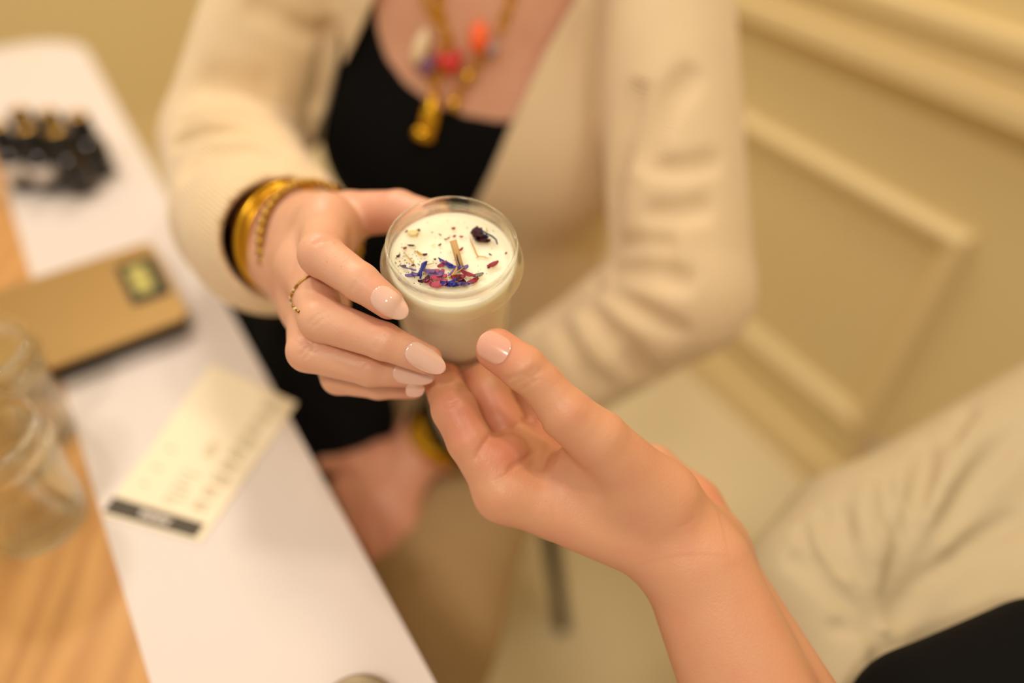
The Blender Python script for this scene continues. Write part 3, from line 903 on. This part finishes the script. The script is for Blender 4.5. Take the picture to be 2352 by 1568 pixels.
def vol_for(palm, fingers, h, maxr):
    pts = []
    for q in palm: pts += [q[0] - q[2], q[0] + q[2], q[1] - q[3], q[1] + q[3]]
    for ps, rs in fingers:
        for p, r in zip(ps, rs): pts += [p - r, p + r]
    return Vol(np.min(pts, 0) - 0.005, np.max(pts, 0) + 0.005, h)


# ------------------------------------------------------------------ person holding the jar (seated at the table)
woman = empty('person', (-0.04, 0.70, 0.0))
tag(woman, 'person in beige knit cardigan over black top holding the candle from the left', 'person')
W_R = P(655, 560, 0.422); E_R = np.array([-0.247, 0.555, 0.863]); S_R = np.array([-0.168, 0.66, 1.05])
W_L = P(985, 1010, 0.655); E_L = np.array([0.137, 0.43, 0.80]); S_L = np.array([0.115, 0.66, 1.05])

# right hand, fine
wt, wb = P(672, 524, 0.418), P(658, 600, 0.418)
mI, mM, mR, mP = P(752, 512, 0.352), P(708, 612, 0.347), P(712, 698, 0.353), P(740, 775, 0.366)
fI = ([mI, P(738, 585, 0.313), P(828, 648, 0.304), P(893, 697, 0.300)], [0.0122, 0.0103, 0.0086, 0.0070])
fM = ([mM, P(738, 733, 0.312), P(880, 783, 0.306), P(982, 826, 0.310)], [0.0122, 0.0103, 0.0084, 0.0068])
fR = ([mR, P(708, 806, 0.321), P(852, 848, 0.320), P(955, 860, 0.3235)], [0.0115, 0.0098, 0.0080, 0.0064])
fP = ([mP, P(778, 866, 0.341), P(870, 884, 0.338), P(948, 890, 0.340)], [0.0100, 0.0085, 0.0070, 0.0058])
fT = ([P(705, 512, 0.40), P(805, 492, 0.378), P(915, 486, 0.364), P(1000, 505, 0.353)], [0.017, 0.0125, 0.0112, 0.0090])
fa = nrm(E_R - W_R)
palm = [(wt, wb, 0.0180, 0.0180), (wt, wt + fa * 0.09, 0.0180, 0.024), (wb, wb + fa * 0.09, 0.0180, 0.024),
        (wt, mI, 0.018, 0.0125), (wt * 0.6 + wb * 0.4, mM, 0.018, 0.0125), (wb * 0.7 + wt * 0.3, mR, 0.018, 0.0120), (wb, mP, 0.018, 0.0108),
        (mI, mM, 0.0115, 0.0115), (mM, mR, 0.0112, 0.0112), (mR, mP, 0.0108, 0.0100),
        (P(700, 530, 0.40), P(770, 545, 0.375), 0.018, 0.013), (P(690, 620, 0.40), P(745, 690, 0.375), 0.017, 0.013)]
HV = vol_for(palm, [fI, fM, fR, fP, fT], 0.00075, 0.12)
hand(HV, palm, [fI, fM, fR, fP, fT])
# a web of skin between thumb and forefinger
HV.cone(P(790, 512, 0.372), P(775, 560, 0.352), 0.009, 0.008, 0.008)
# skin creases at the knuckles
for pl, wd, dp in [([(716, 565), (740, 552), (762, 556)], 0.0012, 0.00025), ([(706, 748), (730, 722), (756, 712)], 0.0009, 0.0003), ([(714, 756), (736, 735), (760, 724)], 0.0008, 0.00025),
                   ([(686, 820), (704, 800), (724, 790)], 0.0008, 0.0003), ([(694, 828), (712, 808), (732, 798)], 0.0008, 0.0003),
                   ([(805, 672), (818, 650), (840, 622)], 0.0008, 0.0002), ([(858, 806), (868, 784), (880, 762)], 0.0008, 0.00025), ([(866, 808), (877, 786), (888, 766)], 0.0007, 0.0002),
                   ([(820, 862), (826, 846), (838, 832)], 0.0007, 0.0002)]:
    HV.gpx(pl, wd, dp * 1.8)
jar_carve(HV)
hv, hq = HV.mesh(2)
hred = np.clip(0.9 - nearest(hv, [fI[0][3], fM[0][3], fR[0][3], fP[0][3]]) / 0.018, 0, 0.7) + np.clip(0.5 - nearest(hv, [fI[0][1], fM[0][1], fR[0][1]]) / 0.016, 0, 0.35) + 0.5 * np.clip(1 - nearest(hv, [fT[0][1], fT[0][2]]) / 0.03, 0, 0.5)

# torso, shoulders, arms, coarse
BV = Vol((-0.36, 0.28, 0.55), (0.25, 0.80, 1.14), 0.004)


def torso(v, g=0.0, k=0.04):
    v.ell((-0.035, 0.675, 0.88), (0.150 + g, 0.108 + g, 0.27 + g), k)
    v.ell((-0.04, 0.675, 0.66), (0.135 + g, 0.105 + g, 0.22 + g), k)
    for sx in (-1, 1): v.ell((-0.035 + sx * 0.072, 0.600, 0.835), (0.066 + g, 0.058 + g, 0.068 + g), 0.05)
    v.cone((-0.175, 0.67, 1.04), (0.105, 0.67, 1.04), 0.05 + g, 0.05 + g, k)


torso(BV)
BV.cone((-0.035, 0.67, 1.05), (-0.035, 0.655, 1.13), 0.055, 0.05, 0.04)
BV.chain([S_R, E_R, W_R + fa * 0.06], [0.046, 0.036, 0.027], 0.02)
BV.chain([S_L, E_L, P(1290, 850, 0.62), W_L], [0.044, 0.034, 0.03, 0.024], 0.01)
bv, bq = BV.mesh(2)

# left hand resting in the lap
LV = Vol(P(880, 1130, 0.64) - 0.11, P(880, 1130, 0.64) + 0.11, 0.0014)
lw = W_L
lm = [P(798, 1120, 0.638), P(838, 1165, 0.630), P(882, 1190, 0.628), P(925, 1195, 0.632)]
LF = [([lm[0], P(828, 1235, 0.622), P(875, 1290, 0.635)], [0.0115, 0.010, 0.008]), ([lm[1], P(862, 1270, 0.612), P(900, 1330, 0.625)], [0.0115, 0.010, 0.008]),
      ([lm[2], P(905, 1275, 0.612), P(930, 1330, 0.625)], [0.011, 0.0095, 0.0078]), ([lm[3], P(940, 1255, 0.620), P(955, 1300, 0.63)], [0.010, 0.0085, 0.007]),
      ([P(880, 1050, 0.650), P(815, 1062, 0.648), P(748, 1062, 0.645)], [0.015, 0.0115, 0.009])]
lfa = nrm(E_L - W_L); wu_ = nrm(np.cross(lfa, FW)) * 0.011
lp = [(lw + wu_, lw - wu_, 0.021, 0.021), (lw, lw + lfa * 0.05, 0.026, 0.027)] + [(lw + wu_ * s, q, 0.019, 0.0118) for s, q in zip((-1, -0.4, 0.4, 1), lm)] + [(lw - wu_, P(880, 1050, 0.65), 0.018, 0.015), (lm[0], lm[3], 0.011, 0.010)]
if pxof(lw + wu_)[0] < pxof(lw - wu_)[0]: pass
hand(LV, lp, LF, kf=0.008)
lv, lq_ = LV.mesh(2)
body = fastmesh('body', [(hv, hq), (bv, bq), (lv, lq_)], M_SKIN, woman, [hred, np.full(len(bv), 0.05), np.full(len(lv), 0.45)])

for nm, b_, t_, w_, pt in (('i', (857, 668), (935, 726), 0.0112, 0.45), ('m', (934, 797), (1022, 851), 0.0108, 0.45), ('r', (902, 852), (997, 869), 0.0098, 0.45), ('p', (932, 890), (975, 897), 0.0080, 0.5)):
    nail(HV, b_, t_, w_, M_NAIL, woman, pt, nrm_mix=-0.25 * FW)

# black top
TV = Vol((-0.38, 0.34, 0.50), (0.16, 0.81, 1.12), 0.003)
torso(TV, 0.0035)
TV.ell(P(765, 960, 0.69), (0.065, 0.06, 0.055), 0.04)
TV.ell(P(640, 800, 0.745), (0.095, 0.085, 0.07), 0.04)
TV.cone((-0.10, 0.62, 0.66), P(650, 805, 0.74), 0.075, 0.06, 0.04)
TV.ell(P(735, 800, 0.66), (0.055, 0.055, 0.05), 0.04)
th = [TV.hit(x, y) for x, y in ((858, 10), (864, 70), (884, 135), (930, 198), (1000, 246), (1070, 272), (1140, 284), (1180, 282), (1240, 262), (1320, 180), (1380, 20))]
nx = np.array([p[0] for p in th]); nz = np.array([p[2] for p in th])
XX = TV.ax[0][:, None, None]; YY = TV.ax[1][None, :, None]; ZZ = TV.ax[2][None, None, :]
zc = np.interp(XX, nx, nz, left=2.0, right=2.0)
slope = np.abs(np.gradient(np.interp(TV.ax[0], nx, nz), TV.ax[0]))[:, None, None]
TV.D = np.maximum(TV.D, np.maximum((ZZ - zc) / np.sqrt(1 + slope ** 2), -1) * (YY < 0.70) - 1.0 * (YY >= 0.70)).astype(np.float32)
tv, tq = TV.mesh(2)
fastmesh('tank_top', [(tv, tq)], M_BLACK, woman)

# cardigan
CV = Vol((-0.37, 0.27, 0.52), (0.26, 0.82, 1.13), 0.003)
torso(CV, 0.014)
arm = CV.blank()
arm.chain([S_R + np.array([0.01, 0, 0]), E_R, P(588, 500, 0.50), P(628, 540, 0.45), P(650, 552, 0.428)], [0.046, 0.056, 0.056, 0.052, 0.041], 0.008)
arm.cone((-0.165, 0.625, 1.0), (-0.196, 0.600, 0.865), 0.034, 0.028, 0.02)
arm2 = CV.blank()
arm2.chain([S_L, E_L, P(1290, 850, 0.62), W_L + lfa * 0.05], [0.054, 0.056, 0.050, 0.040], 0.008)
op = CV.D.copy()
# front opening taken from where its two edges lie
cl = [CV.hit(x, y) for x, y in ((872, -60), (860, 0), (800, 130), (722, 300))]
cl += [cl[-1] + np.array([-0.03, 0, -0.04]), cl[-1] + np.array([-0.12, 0, -0.10])]
crr = [CV.hit(x, y) for x, y in ((1350, -60), (1325, 0), (1250, 130), (1170, 300), (1095, 470), (1040, 640), (965, 900))]
XX = CV.ax[0][:, None, None]; YY = CV.ax[1][None, :, None]; ZZ = CV.ax[2][None, None, :]


def edge(pts):
    pts = sorted([p for p in pts if p is not None], key=lambda p: p[2]); return np.interp(ZZ, [p[2] for p in pts], [p[0] for p in pts])


xl = edge(cl) + 0 * XX; xr = edge(crr) + 0 * XX
dop = np.maximum(np.maximum(xl - XX, XX - xr), YY - 0.67) * 0.85
inner = CV.blank(); torso(inner, 0.006)
shell = np.maximum(np.maximum(CV.D, -inner.D), -dop)
a_, b_ = np.minimum(arm.D, 1), np.minimum(arm2.D, 1)
for ar in (a_, b_):
    k = 0.012; hh = np.clip(0.5 + 0.5 * (ar - shell) / k, 0, 1); shell = ar * (1 - hh) + shell * hh - k * hh * (1 - hh)
CV.D = shell.astype(np.float32)
for pl, wd, dp in [([(400, 296), (440, 272), (471, 264), (558, 262), (621, 290), (680, 330)], 0.0045, 0.013), ([(392, 338), (447, 306), (534, 300), (641, 334), (710, 372)], 0.0048, 0.014), ([(400, 318), (480, 284), (560, 281), (640, 312), (690, 345)], 0.004, -0.006), ([(400, 368), (495, 328), (600, 336), (690, 380)], 0.005, -0.005), ([(440, 240), (544, 232), (621, 258), (690, 300)], 0.006, -0.005),
                   ([(410, 420), (470, 360), (560, 340), (650, 370)], 0.007, 0.004), ([(560, 0), (650, 50), (740, 95)], 0.007, 0.007), ([(450, 180), (540, 190), (640, 200)], 0.01, 0.004), ([(745, 40), (755, 100), (745, 190), (725, 260)], 0.008, 0.010),
                   ([(1470, 180), (1430, 320), (1405, 440), (1395, 560), (1385, 640)], 0.008, 0.013), ([(1600, 150), (1540, 230), (1500, 310), (1470, 400)], 0.007, 0.009), ([(1660, 365), (1570, 385), (1480, 390)], 0.006, 0.006), ([(1640, 470), (1560, 490), (1470, 490)], 0.007, 0.005),
                   ([(1600, 655), (1500, 625), (1420, 625), (1380, 640)], 0.007, 0.011), ([(1590, 770), (1500, 730), (1430, 690), (1370, 650)], 0.006, 0.009), ([(1520, 870), (1440, 800), (1380, 740), (1330, 690)], 0.006, 0.012), ([(1400, 900), (1330, 830), (1290, 770), (1270, 720)], 0.007, 0.011),
                   ([(1390, 640), (1340, 670), (1270, 710), (1210, 760)], 0.009, 0.014), ([(1560, 560), (1480, 560), (1410, 570)], 0.008, 0.004),
                   ([(1550, 820), (1470, 760), (1400, 700)], 0.006, -0.004), ([(1460, 890), (1390, 830), (1330, 760)], 0.006, -0.004)]:
    CV.gpx(pl, wd * 1.1, dp * 1.7)
# hollow sleeves: open at the cuffs
def smax(a, b, k):
    hh = np.clip(0.5 - 0.5 * (b - a) / k, 0, 1); return b * (1 - hh) + a * hh + k * hh * (1 - hh)


fore = CV.blank(); fore.chain([P(570, 470, 0.52), P(628, 540, 0.45), P(650, 552, 0.428), P(672, 560, 0.405)], [0.030, 0.036, 0.0355, 0.040], 0.0)
CV.D = smax(CV.D, -fore.D, 0.004)
fore = CV.blank(); fore.chain([W_L + lfa * 0.08, W_L + lfa * 0.03, W_L - lfa * 0.02], [0.026, 0.034, 0.036], 0.0)
CV.D = smax(CV.D, -fore.D, 0.004).astype(np.float32)
cv, cq = CV.mesh(2)
fastmesh('cardigan', [(cv, cq)], M_KNIT, woman)

# trousers
KV = Vol((-0.36, 0.12, 0.30), (0.18, 0.84, 0.68), 0.005)
KV.ell((-0.05, 0.70, 0.53), (0.17, 0.12, 0.10), 0.03)
KV.chain([(0.02, 0.67, 0.52), (-0.085, 0.27, 0.535), (-0.10, 0.24, 0.30)], [0.085, 0.068, 0.055], 0.03)
KV.chain([(-0.12, 0.67, 0.52), (-0.25, 0.28, 0.535), (-0.26, 0.24, 0.30)], [0.085, 0.068, 0.055], 0.03)
kv, kq = KV.mesh(2)
fastmesh('trousers', [(kv, kq)], M_TROUSER, woman)

# ------------------------------------------------------------------ bracelets, ring, necklace
def bangle(c, ax, r, thick, width, m, label, squash=0.85, up=None, beads=0):
    M = frame(c, ax, up)
    o = empty('gold_bangle', c); tag(o, label, 'bracelet', 'gold bangles')
    pts = []
    n = 64
    prof = [(-thick, -width * 0.7), (0, -width), (thick, -width * 0.7), (thick * 1.2, 0), (thick, width * 0.7), (0, width), (-thick, width * 0.7), (-thick, 0)]
    V = []; Fc = []; k = len(prof)
    for i in range(n):
        a = 2 * math.pi * i / n
        for dr, dz in prof:
            V.append(M @ Vector(((r + dr) * math.cos(a), (r * squash + dr) * math.sin(a), dz)))
    for i in range(n):
        j = (i + 1) % n
        for t in range(k):
            t2 = (t + 1) % k; Fc.append((i * k + t, j * k + t, j * k + t2, i * k + t2))
    mk('band', V, Fc, m, o, True)
    for b in range(beads):
        a = 2 * math.pi * b / beads; p = M @ Vector((r * math.cos(a), r * squash * math.sin(a), 0))
        bm = bmesh.new(); bmesh.ops.create_icosphere(bm, subdivisions=2, radius=thick * 2.2)
        bmobj('bead', bm, m, o, True, Matrix.Translation(p))
    return o


upw = nrm(P(640, 500, 0.42) - P(625, 620, 0.42))
bax = nrm(P(595, 528, 0.47) - P(705, 575, 0.385))
bangle(P(659, 550, 0.424), bax, 0.0345, 0.0022, 0.0046, M_GOLD, 'wide polished gold bangle nearest the cardigan cuff', 0.84, upw)
bangle(P(676, 556, 0.416), nrm(bax - 0.06 * UP), 0.0335, 0.0013, 0.0019, M_GOLD, 'slim polished gold bangle between the wide and beaded ones', 0.84, upw)
bangle(P(716, 556, 0.398), nrm(bax - 0.12 * UP), 0.0345, 0.0013, 0.0020, M_GOLD2, 'slim beaded gold bangle closest to the holding hand', 0.84, upw, 40)
# lap wrist
bg = bangle(W_L + lfa * 0.012, lfa, 0.032, 0.0018, 0.011, M_GOLD, 'wide gold cuff on the wrist resting in the lap', 0.95)
hb = bangle(W_L + lfa * 0.034, lfa, 0.036, 0.004, 0.008, M_BLACK, 'black band on the lap wrist beside the gold cuff', 0.95)
hb.name = 'wrist_band'; hb['group'] = ''; del hb['group']; hb['category'] = 'wristband'
# ring on the middle finger
arc = [HV.hit(x, y, off=0.0004) for x, y in ((712, 636), (704, 639), (690, 649), (678, 664), (671, 680), (671, 694), (677, 706), (688, 716))]
arc = [q for q in arc if q is not None]
rc_ = np.mean(arc, 0) + np.array(FW) * 0.009
ring = empty('finger_ring', rc_); tag(ring, 'thin gold ring with tiny stones on the middle finger', 'ring')
back = [rc_ * 2 - q for q in arc]
tube('band', arc + back, 0.0006, M_GOLD2, ring, 8, True)
M_GEM = mat('ring_stone', 'D9C48A', rough=0.05, coat=1.0)
for i in range(9):
    f = 2.6 + i * (len(arc) - 3.7) / 8; k = min(int(f), len(arc) - 2); q = arc[k] + (f - k) * (arc[k + 1] - arc[k])
    bm = bmesh.new(); bmesh.ops.create_icosphere(bm, subdivisions=1, radius=0.0011 if i in (3, 5, 7) else 0.0008)
    bmobj('stone', bm, M_GEM if i % 2 else M_GOLD2, ring, False, Matrix.Translation(Vector(q - FW * 0.0006)))

neck = empty('necklace', BV.hit(1040, 130)); tag(neck, 'gold charm necklace with red heart and coloured beads on the chest', 'necklace')


def chest(x, y, off=0.004):
    a = TV.hit(x, y, off=off); b = BV.hit(x, y, off=off)
    c = [q for q in (a, b) if q is not None]
    return min(c, key=lambda q: (q - CAM) @ FW)


def links(pl, size, step):
    pts = [chest(x, y) for x, y in pl]; out = []
    seg = [np.linalg.norm(pts[i + 1] - pts[i]) for i in range(len(pts) - 1)]; T = sum(seg); n = int(T / step)
    cum = np.concatenate([[0], np.cumsum(seg)])
    for k in range(n + 1):
        d = k * T / n; i = min(np.searchsorted(cum, d, 'right') - 1, len(seg) - 1); f = (d - cum[i]) / seg[i]
        p = pts[i] * (1 - f) + pts[i + 1] * f; t = nrm(pts[i + 1] - pts[i]); nn = nrm(CAM - p); nn = nrm(nn - t * (nn @ t)); bb = np.cross(nn, t)
        w_ = bb if k % 2 else nrm(bb * 0.5 + nn)
        tube('chain_link', [p + size * (1.3 * math.cos(a) * t + 0.8 * math.sin(a) * w_) for a in np.linspace(0, 2 * math.pi, 14, endpoint=False)], size * 0.36, M_GOLD, neck, 6, True)


links([(1008, -30), (1012, 30), (1018, 60), (1030, 85), (1015, 140), (1000, 180), (998, 200)], 0.0042, 0.0075)
links([(970, -30), (980, 10), (1000, 40)], 0.003, 0.006)
links([(1180, -30), (1165, 20), (1150, 60)], 0.0034, 0.0065)
links([(1105, 130), (1090, 150), (1075, 180), (1050, 215), (1042, 240)], 0.0032, 0.006)
links([(998, 200), (1000, 225)], 0.003, 0.006)


def charm(name, px, py, V, Fc, m, sc, ang=0.0, off=0.007):
    p = chest(px, py, off); z = nrm(CAM - p); u = nrm(UP - z * (UP @ z)); r_ = np.cross(u, z)
    x = r_ * math.cos(ang) + u * math.sin(ang); y = -r_ * math.sin(ang) + u * math.cos(ang)
    return mk(name, [p + sc * (v[0] * x + v[1] * y + v[2] * z) for v in V], Fc, m, neck, True)


def puffy(outline, depth=0.5):
    n = len(outline); V = []; Fc = []
    for s, d in ((0.0, 1), (0.55, 0.85), (0.9, 0.45), (1.0, 0.0), (0.9, -0.45), (0.0, -0.6)):
        if s == 0: V.append((0, 0, d * depth))
        else: V += [(x * s, y * s, d * depth) for x, y in outline]
    r = lambda k: [1 + k * n + i for i in range(n)]
    R_ = [r(0), r(1), r(2), r(3)]; last = len(V) - 1
    for i in range(n):
        j = (i + 1) % n; Fc.append((0, R_[0][i], R_[0][j]))
        for a, b in zip(R_[:-1], R_[1:]): Fc.append((a[i], b[i], b[j], a[j]))
        Fc.append((R_[3][i], last, R_[3][j]))
    return V, Fc


heart = [(0.9 * (16 * math.sin(t) ** 3) / 16, (13 * math.cos(t) - 5 * math.cos(2 * t) - 2 * math.cos(3 * t) - math.cos(4 * t)) / 16) for t in np.linspace(0, 2 * math.pi, 32, endpoint=False)]
charm('heart_charm', 1036, 138, *puffy(heart), mat('red_enamel', 'D02410', rough=0.25, coat=0.6), 0.0125, 0.15)
ov = lambda a, b: [(a * math.cos(t), b * math.sin(t)) for t in np.linspace(0, 2 * math.pi, 24, endpoint=False)]
charm('orange_bead', 1100, 82, *puffy(ov(0.62, 1.0), 0.6), mat('orange_bead', 'FF6A2C', rough=0.3, coat=0.4), 0.0125, -0.1)
charm('white_bead', 972, 102, *puffy(ov(0.42, 1.0), 0.42), mat('white_bead', 'EDD3A9', rough=0.3), 0.0150, -0.35)
charm('purple_bead', 984, 146, *puffy(ov(0.9, 1.0), 0.6), mat('purple_bead', '7E4A6E', rough=0.2, coat=0.5), 0.0085)
charm('grey_bead', 1128, 108, *puffy(ov(0.9, 1.0), 0.6), mat('grey_bead', 'A98C86', rough=0.3), 0.0062)
charm('gold_bead', 1042, 236, *puffy(ov(0.9, 1.0), 0.6), M_GOLD, 0.0062)
charm('gold_bead', 1076, 170, *puffy(ov(0.9, 1.0), 0.6), M_GOLD, 0.0055)
charm('gold_pendant', 988, 262, *puffy([(0.45 * math.cos(t) * (1.0 - 0.25 * math.sin(t)), 1.0 * math.sin(t)) for t in np.linspace(0, 2 * math.pi, 24, endpoint=False)], 0.4), M_GOLD, 0.018, -0.18)
charm('gold_pendant', 972, 306, *puffy(ov(1.0, 0.7), 0.6), M_GOLD, 0.0095, -0.2)

# ------------------------------------------------------------------ second person: hand and arm from the lower right
man = empty('person', P(2000, 1500, 0.45) * np.array([1, 1, 0]))
tag(man, 'person in cream shirt and black top supporting the candle from the lower right', 'person')
gI, gM, gR, gP = P(1158, 1128, 0.319), P(1212, 1078, 0.340), P(1280, 1036, 0.358), P(1340, 1005, 0.374)
w1, w2 = P(1570, 1285, 0.322), P(1628, 1262, 0.343)
el1, el2 = P(1735, 1680, 0.312), P(1850, 1680, 0.325)
qI = ([gI, P(1078, 1012, 0.318), P(1043, 940, 0.322), P(1012, 868, 0.342), P(1030, 815, 0.362)], [0.0128, 0.0104, 0.0106, 0.0090, 0.0078])
qM = ([gM, P(1150, 965, 0.345), P(1118, 890, 0.349), P(1090, 830, 0.360), P(1075, 795, 0.372)], [0.0122, 0.0112, 0.0108, 0.0092, 0.0078])
qR = ([gR, P(1228, 945, 0.362), P(1195, 880, 0.366), P(1165, 820, 0.374)], [0.0118, 0.0108, 0.0100, 0.0085])
qP = ([gP, P(1295, 930, 0.384), P(1262, 880, 0.388), P(1210, 830, 0.390)], [0.0105, 0.0092, 0.0086, 0.0075])
qT = ([P(1510, 1150, 0.320), P(1374, 1010, 0.304), P(1300, 950, 0.300), P(1240, 878, 0.2985), P(1203, 846, 0.298), P(1142, 803, 0.301)], [0.0186, 0.0134, 0.0116, 0.0091, 0.0100, 0.0096])
palm = [(w1, w2, 0.019, 0.0168), (w1, el1, 0.021, 0.027), (w2, el2, 0.0168, 0.025), (P(1640, 1290, 0.318), P(1790, 1680, 0.305), 0.017, 0.024),
        (w1, gI, 0.0160, 0.0128), (w1 * 0.5 + w2 * 0.5, gM, 0.017, 0.0128), (w2, gR, 0.016, 0.0120), (w2, gP, 0.015, 0.0110),
        (gI, gM, 0.0115, 0.0115), (gM, gR, 0.0112, 0.0112), (gR, gP, 0.0105, 0.0100),
        (P(1515, 1150, 0.320), w1 * 0.4 + w2 * 0.6, 0.0195, 0.019), (P(1500, 1075, 0.366), P(1590, 1160, 0.360), 0.0130, 0.0135), (P(1590, 1160, 0.360), P(1655, 1285, 0.350), 0.0132, 0.0125),
        (P(1150, 1058, 0.326), P(1215, 1040, 0.340), 0.0105, 0.0105, 0.006), (P(1138, 1056, 0.3195), P(1160, 1046, 0.323), 0.0108, 0.0108, 0.004), (P(1230, 1012, 0.352), P(1290, 1000, 0.362), 0.0105, 0.010, 0.006),
        (P(1470, 1130, 0.322), P(1300, 1110, 0.326), 0.0150, 0.0100, 0.012), (P(1345, 1065, 0.316), P(1430, 1110, 0.316), 0.0125, 0.0150, 0.012)]
NV_ = vol_for(palm, [qI, qM, qR, qP, qT], 0.00085, 0.2)
hand(NV_, palm, [qI, qM, qR, qP, qT], kf=0.0045, kp=0.010)
for pl, wd, dp in [([(1155, 872), (1180, 866), (1212, 858), (1236, 838)], 0.0011, 0.00035), ([(1172, 888), (1195, 876), (1222, 864), (1246, 846)], 0.0009, 0.0004), ([(1190, 898), (1212, 884), (1236, 868)], 0.0009, 0.0003),
                   ([(1186, 866), (1198, 880), (1206, 894)], 0.0007, 0.0002), ([(1200, 852), (1216, 868), (1228, 882)], 0.0007, 0.0002),
                   ([(1090, 1062), (1098, 1040), (1112, 1016), (1128, 994)], 0.0010, 0.0005), ([(1122, 1000), (1150, 994), (1178, 986), (1198, 968)], 0.0014, 0.0010), ([(1195, 968), (1225, 966), (1250, 972)], 0.0014, 0.0016),
                   ([(1162, 1085), (1185, 1066), (1210, 1052), (1240, 1030)], 0.0011, 0.0011), ([(1130, 1108), (1158, 1094), (1180, 1078)], 0.0008, 0.0003), 
                   ([(1010, 935), (1035, 930), (1060, 922)], 0.0009, 0.0003), ([(1015, 926), (1038, 920), (1058, 914)], 0.0009, -0.0002),
                   ([(1265, 1000), (1262, 1025), (1250, 1060), (1240, 1085)], 0.0022, 0.0005), ([(1550, 1215), (1575, 1205), (1600, 1185)], 0.0012, 0.0002),
                   ([(1280, 1060), (1330, 1110), (1400, 1150)], 0.006, 0.0008)]:
    NV_.gpx(pl, wd, dp * 1.7)
jar_carve(NV_)
nv, nq = NV_.mesh(2)
nred = np.clip(0.9 - nearest(nv, [qT[0][5], qI[0][3], qM[0][3]]) / 0.022, 0, 0.8) + np.clip(0.8 - nearest(nv, [P(1150, 1040, 0.312), P(1150, 950, 0.335), P(1230, 1000, 0.345), P(1060, 960, 0.31)]) / 0.022, 0, 0.6) + np.clip(0.7 - nearest(nv, [P(1620, 1150, 0.35), P(1680, 1240, 0.345)]) / 0.02, 0, 0.6)
# upper arm and shoulder under the shirt
AV = Vol((0.02, -0.22, 0.55), (0.42, 0.40, 1.02), 0.006)
elb = (el1 + el2) / 2
AV.chain([P(1815, 1800, 0.314), elb + np.array([0.03, -0.06, -0.03]), np.array([0.24, 0.02, 0.80])], [0.036, 0.036, 0.04], 0.01)
AV.ell((0.30, 0.10, 0.71), (0.06, 0.07, 0.10), 0.03)
av, aq = AV.mesh(1)
fastmesh('body', [(nv, nq), (av, aq)], M_SKIN2, man, [nred, np.full(len(av), 0.2)])
nail(NV_, (1168, 816), (1100, 778), 0.0125, M_NAIL2, man, 0.72, nrm_mix=-0.2 * FW, R=0.0085, dome=0.0004)

# cream shirt: bent sleeve and front
GV = Vol((0.06, -0.10, 0.50), (0.52, 0.52, 1.0), 0.003)
GV.chain([P(2480, 990, 0.52), P(2000, 1290, 0.47), P(1890, 1370, 0.45)], [0.062, 0.060, 0.048], 0.02)
GV.chain([P(1890, 1370, 0.45), P(1985, 1660, 0.40)], [0.048, 0.046], 0.02)
GV.chain([P(2200, 1480, 0.43), P(2500, 1330, 0.45)], [0.055, 0.075], 0.012)
GV.cone(P(2200, 1650, 0.43), P(2500, 1600, 0.45), 0.06, 0.08, 0.02)
for pl, wd, dp in [([(2160, 900), (2140, 1000), (2100, 1180), (2060, 1330), (2036, 1440)], 0.006, 0.010), ([(2352, 970), (2240, 1100), (2150, 1230), (2080, 1370), (2040, 1440)], 0.006, 0.012), ([(2352, 1175), (2230, 1250), (2120, 1330), (2050, 1440)], 0.005, 0.008),
                   ([(1800, 1280), (1850, 1290), (1900, 1340), (1980, 1410), (2034, 1450)], 0.006, 0.011), ([(1930, 1150), (1945, 1260), (1990, 1350), (2030, 1430)], 0.005, 0.006), ([(2030, 1080), (2040, 1180), (2075, 1260)], 0.004, 0.006), ([(1890, 1160), (1905, 1250), (1950, 1330)], 0.004, 0.005),
                   ([(1840, 1200), (1860, 1270), (1900, 1320)], 0.004, 0.004), ([(2060, 1130), (2085, 1190), (2110, 1240)], 0.003, 0.004), ([(2300, 830), (2230, 930), (2180, 1030)], 0.005, 0.005), ([(1980, 1110), (1985, 1210), (2020, 1300)], 0.005, -0.003), ([(2250, 960), (2170, 1110), (2110, 1260)], 0.007, -0.004), ([(2036, 1450), (2030, 1510), (2035, 1568)], 0.006, 0.010), ([(1900, 1440), (1960, 1445), (2020, 1450)], 0.005, 0.004)]:
    GV.gpx(pl, wd * 0.9, dp * 1.5)
gv, gq = GV.mesh(2)
fastmesh('cream_shirt', [(gv, gq)], M_CREAM, man)
QV = Vol((0.08, -0.25, 0.60), (0.42, 0.30, 1.02), 0.003)
QV.chain([P(2160, 1655, 0.335), P(2440, 1560, 0.345)], [0.026, 0.036], 0.01)
QV.chain([P(2180, 1760, 0.34), P(2500, 1700, 0.35)], [0.05, 0.06], 0.03)
qv, qq = QV.mesh(2)
fastmesh('black_top', [(qv, qq)], M_BLACK, man)

# ------------------------------------------------------------------ chair (its black leg shows below the hands)
chair = empty('chair', (-0.06, 0.70, 0.0)); tag(chair, 'chair with slim black leg on the floor below the two hands', 'chair')
M_CHB = mat('chair_black', '0E0D0B', rough=0.4)
seat = [(-0.06 + 0.2 * math.cos(t), 0.72 + 0.19 * math.sin(t)) for t in np.linspace(0, 2 * math.pi, 40, endpoint=False)]
V, Fc = prism(seat, 0.395, 0.42); mk('seat', V, Fc, M_CHB, chair)
ft = onz(1294, 1442, 0)
for bx, by, tx_, ty_ in ((ft[0], ft[1], 0.035, 0.575), (-0.23, ft[1], -0.16, 0.575), (0.09, 0.93, 0.03, 0.85), (-0.23, 0.93, -0.16, 0.85)):
    tube('leg', [(bx, by, 0), ((bx + tx_) / 2, (by + ty_) / 2, 0.2), (tx_, ty_, 0.397)], [0.012, 0.0125, 0.013], M_CHB, chair, 12)
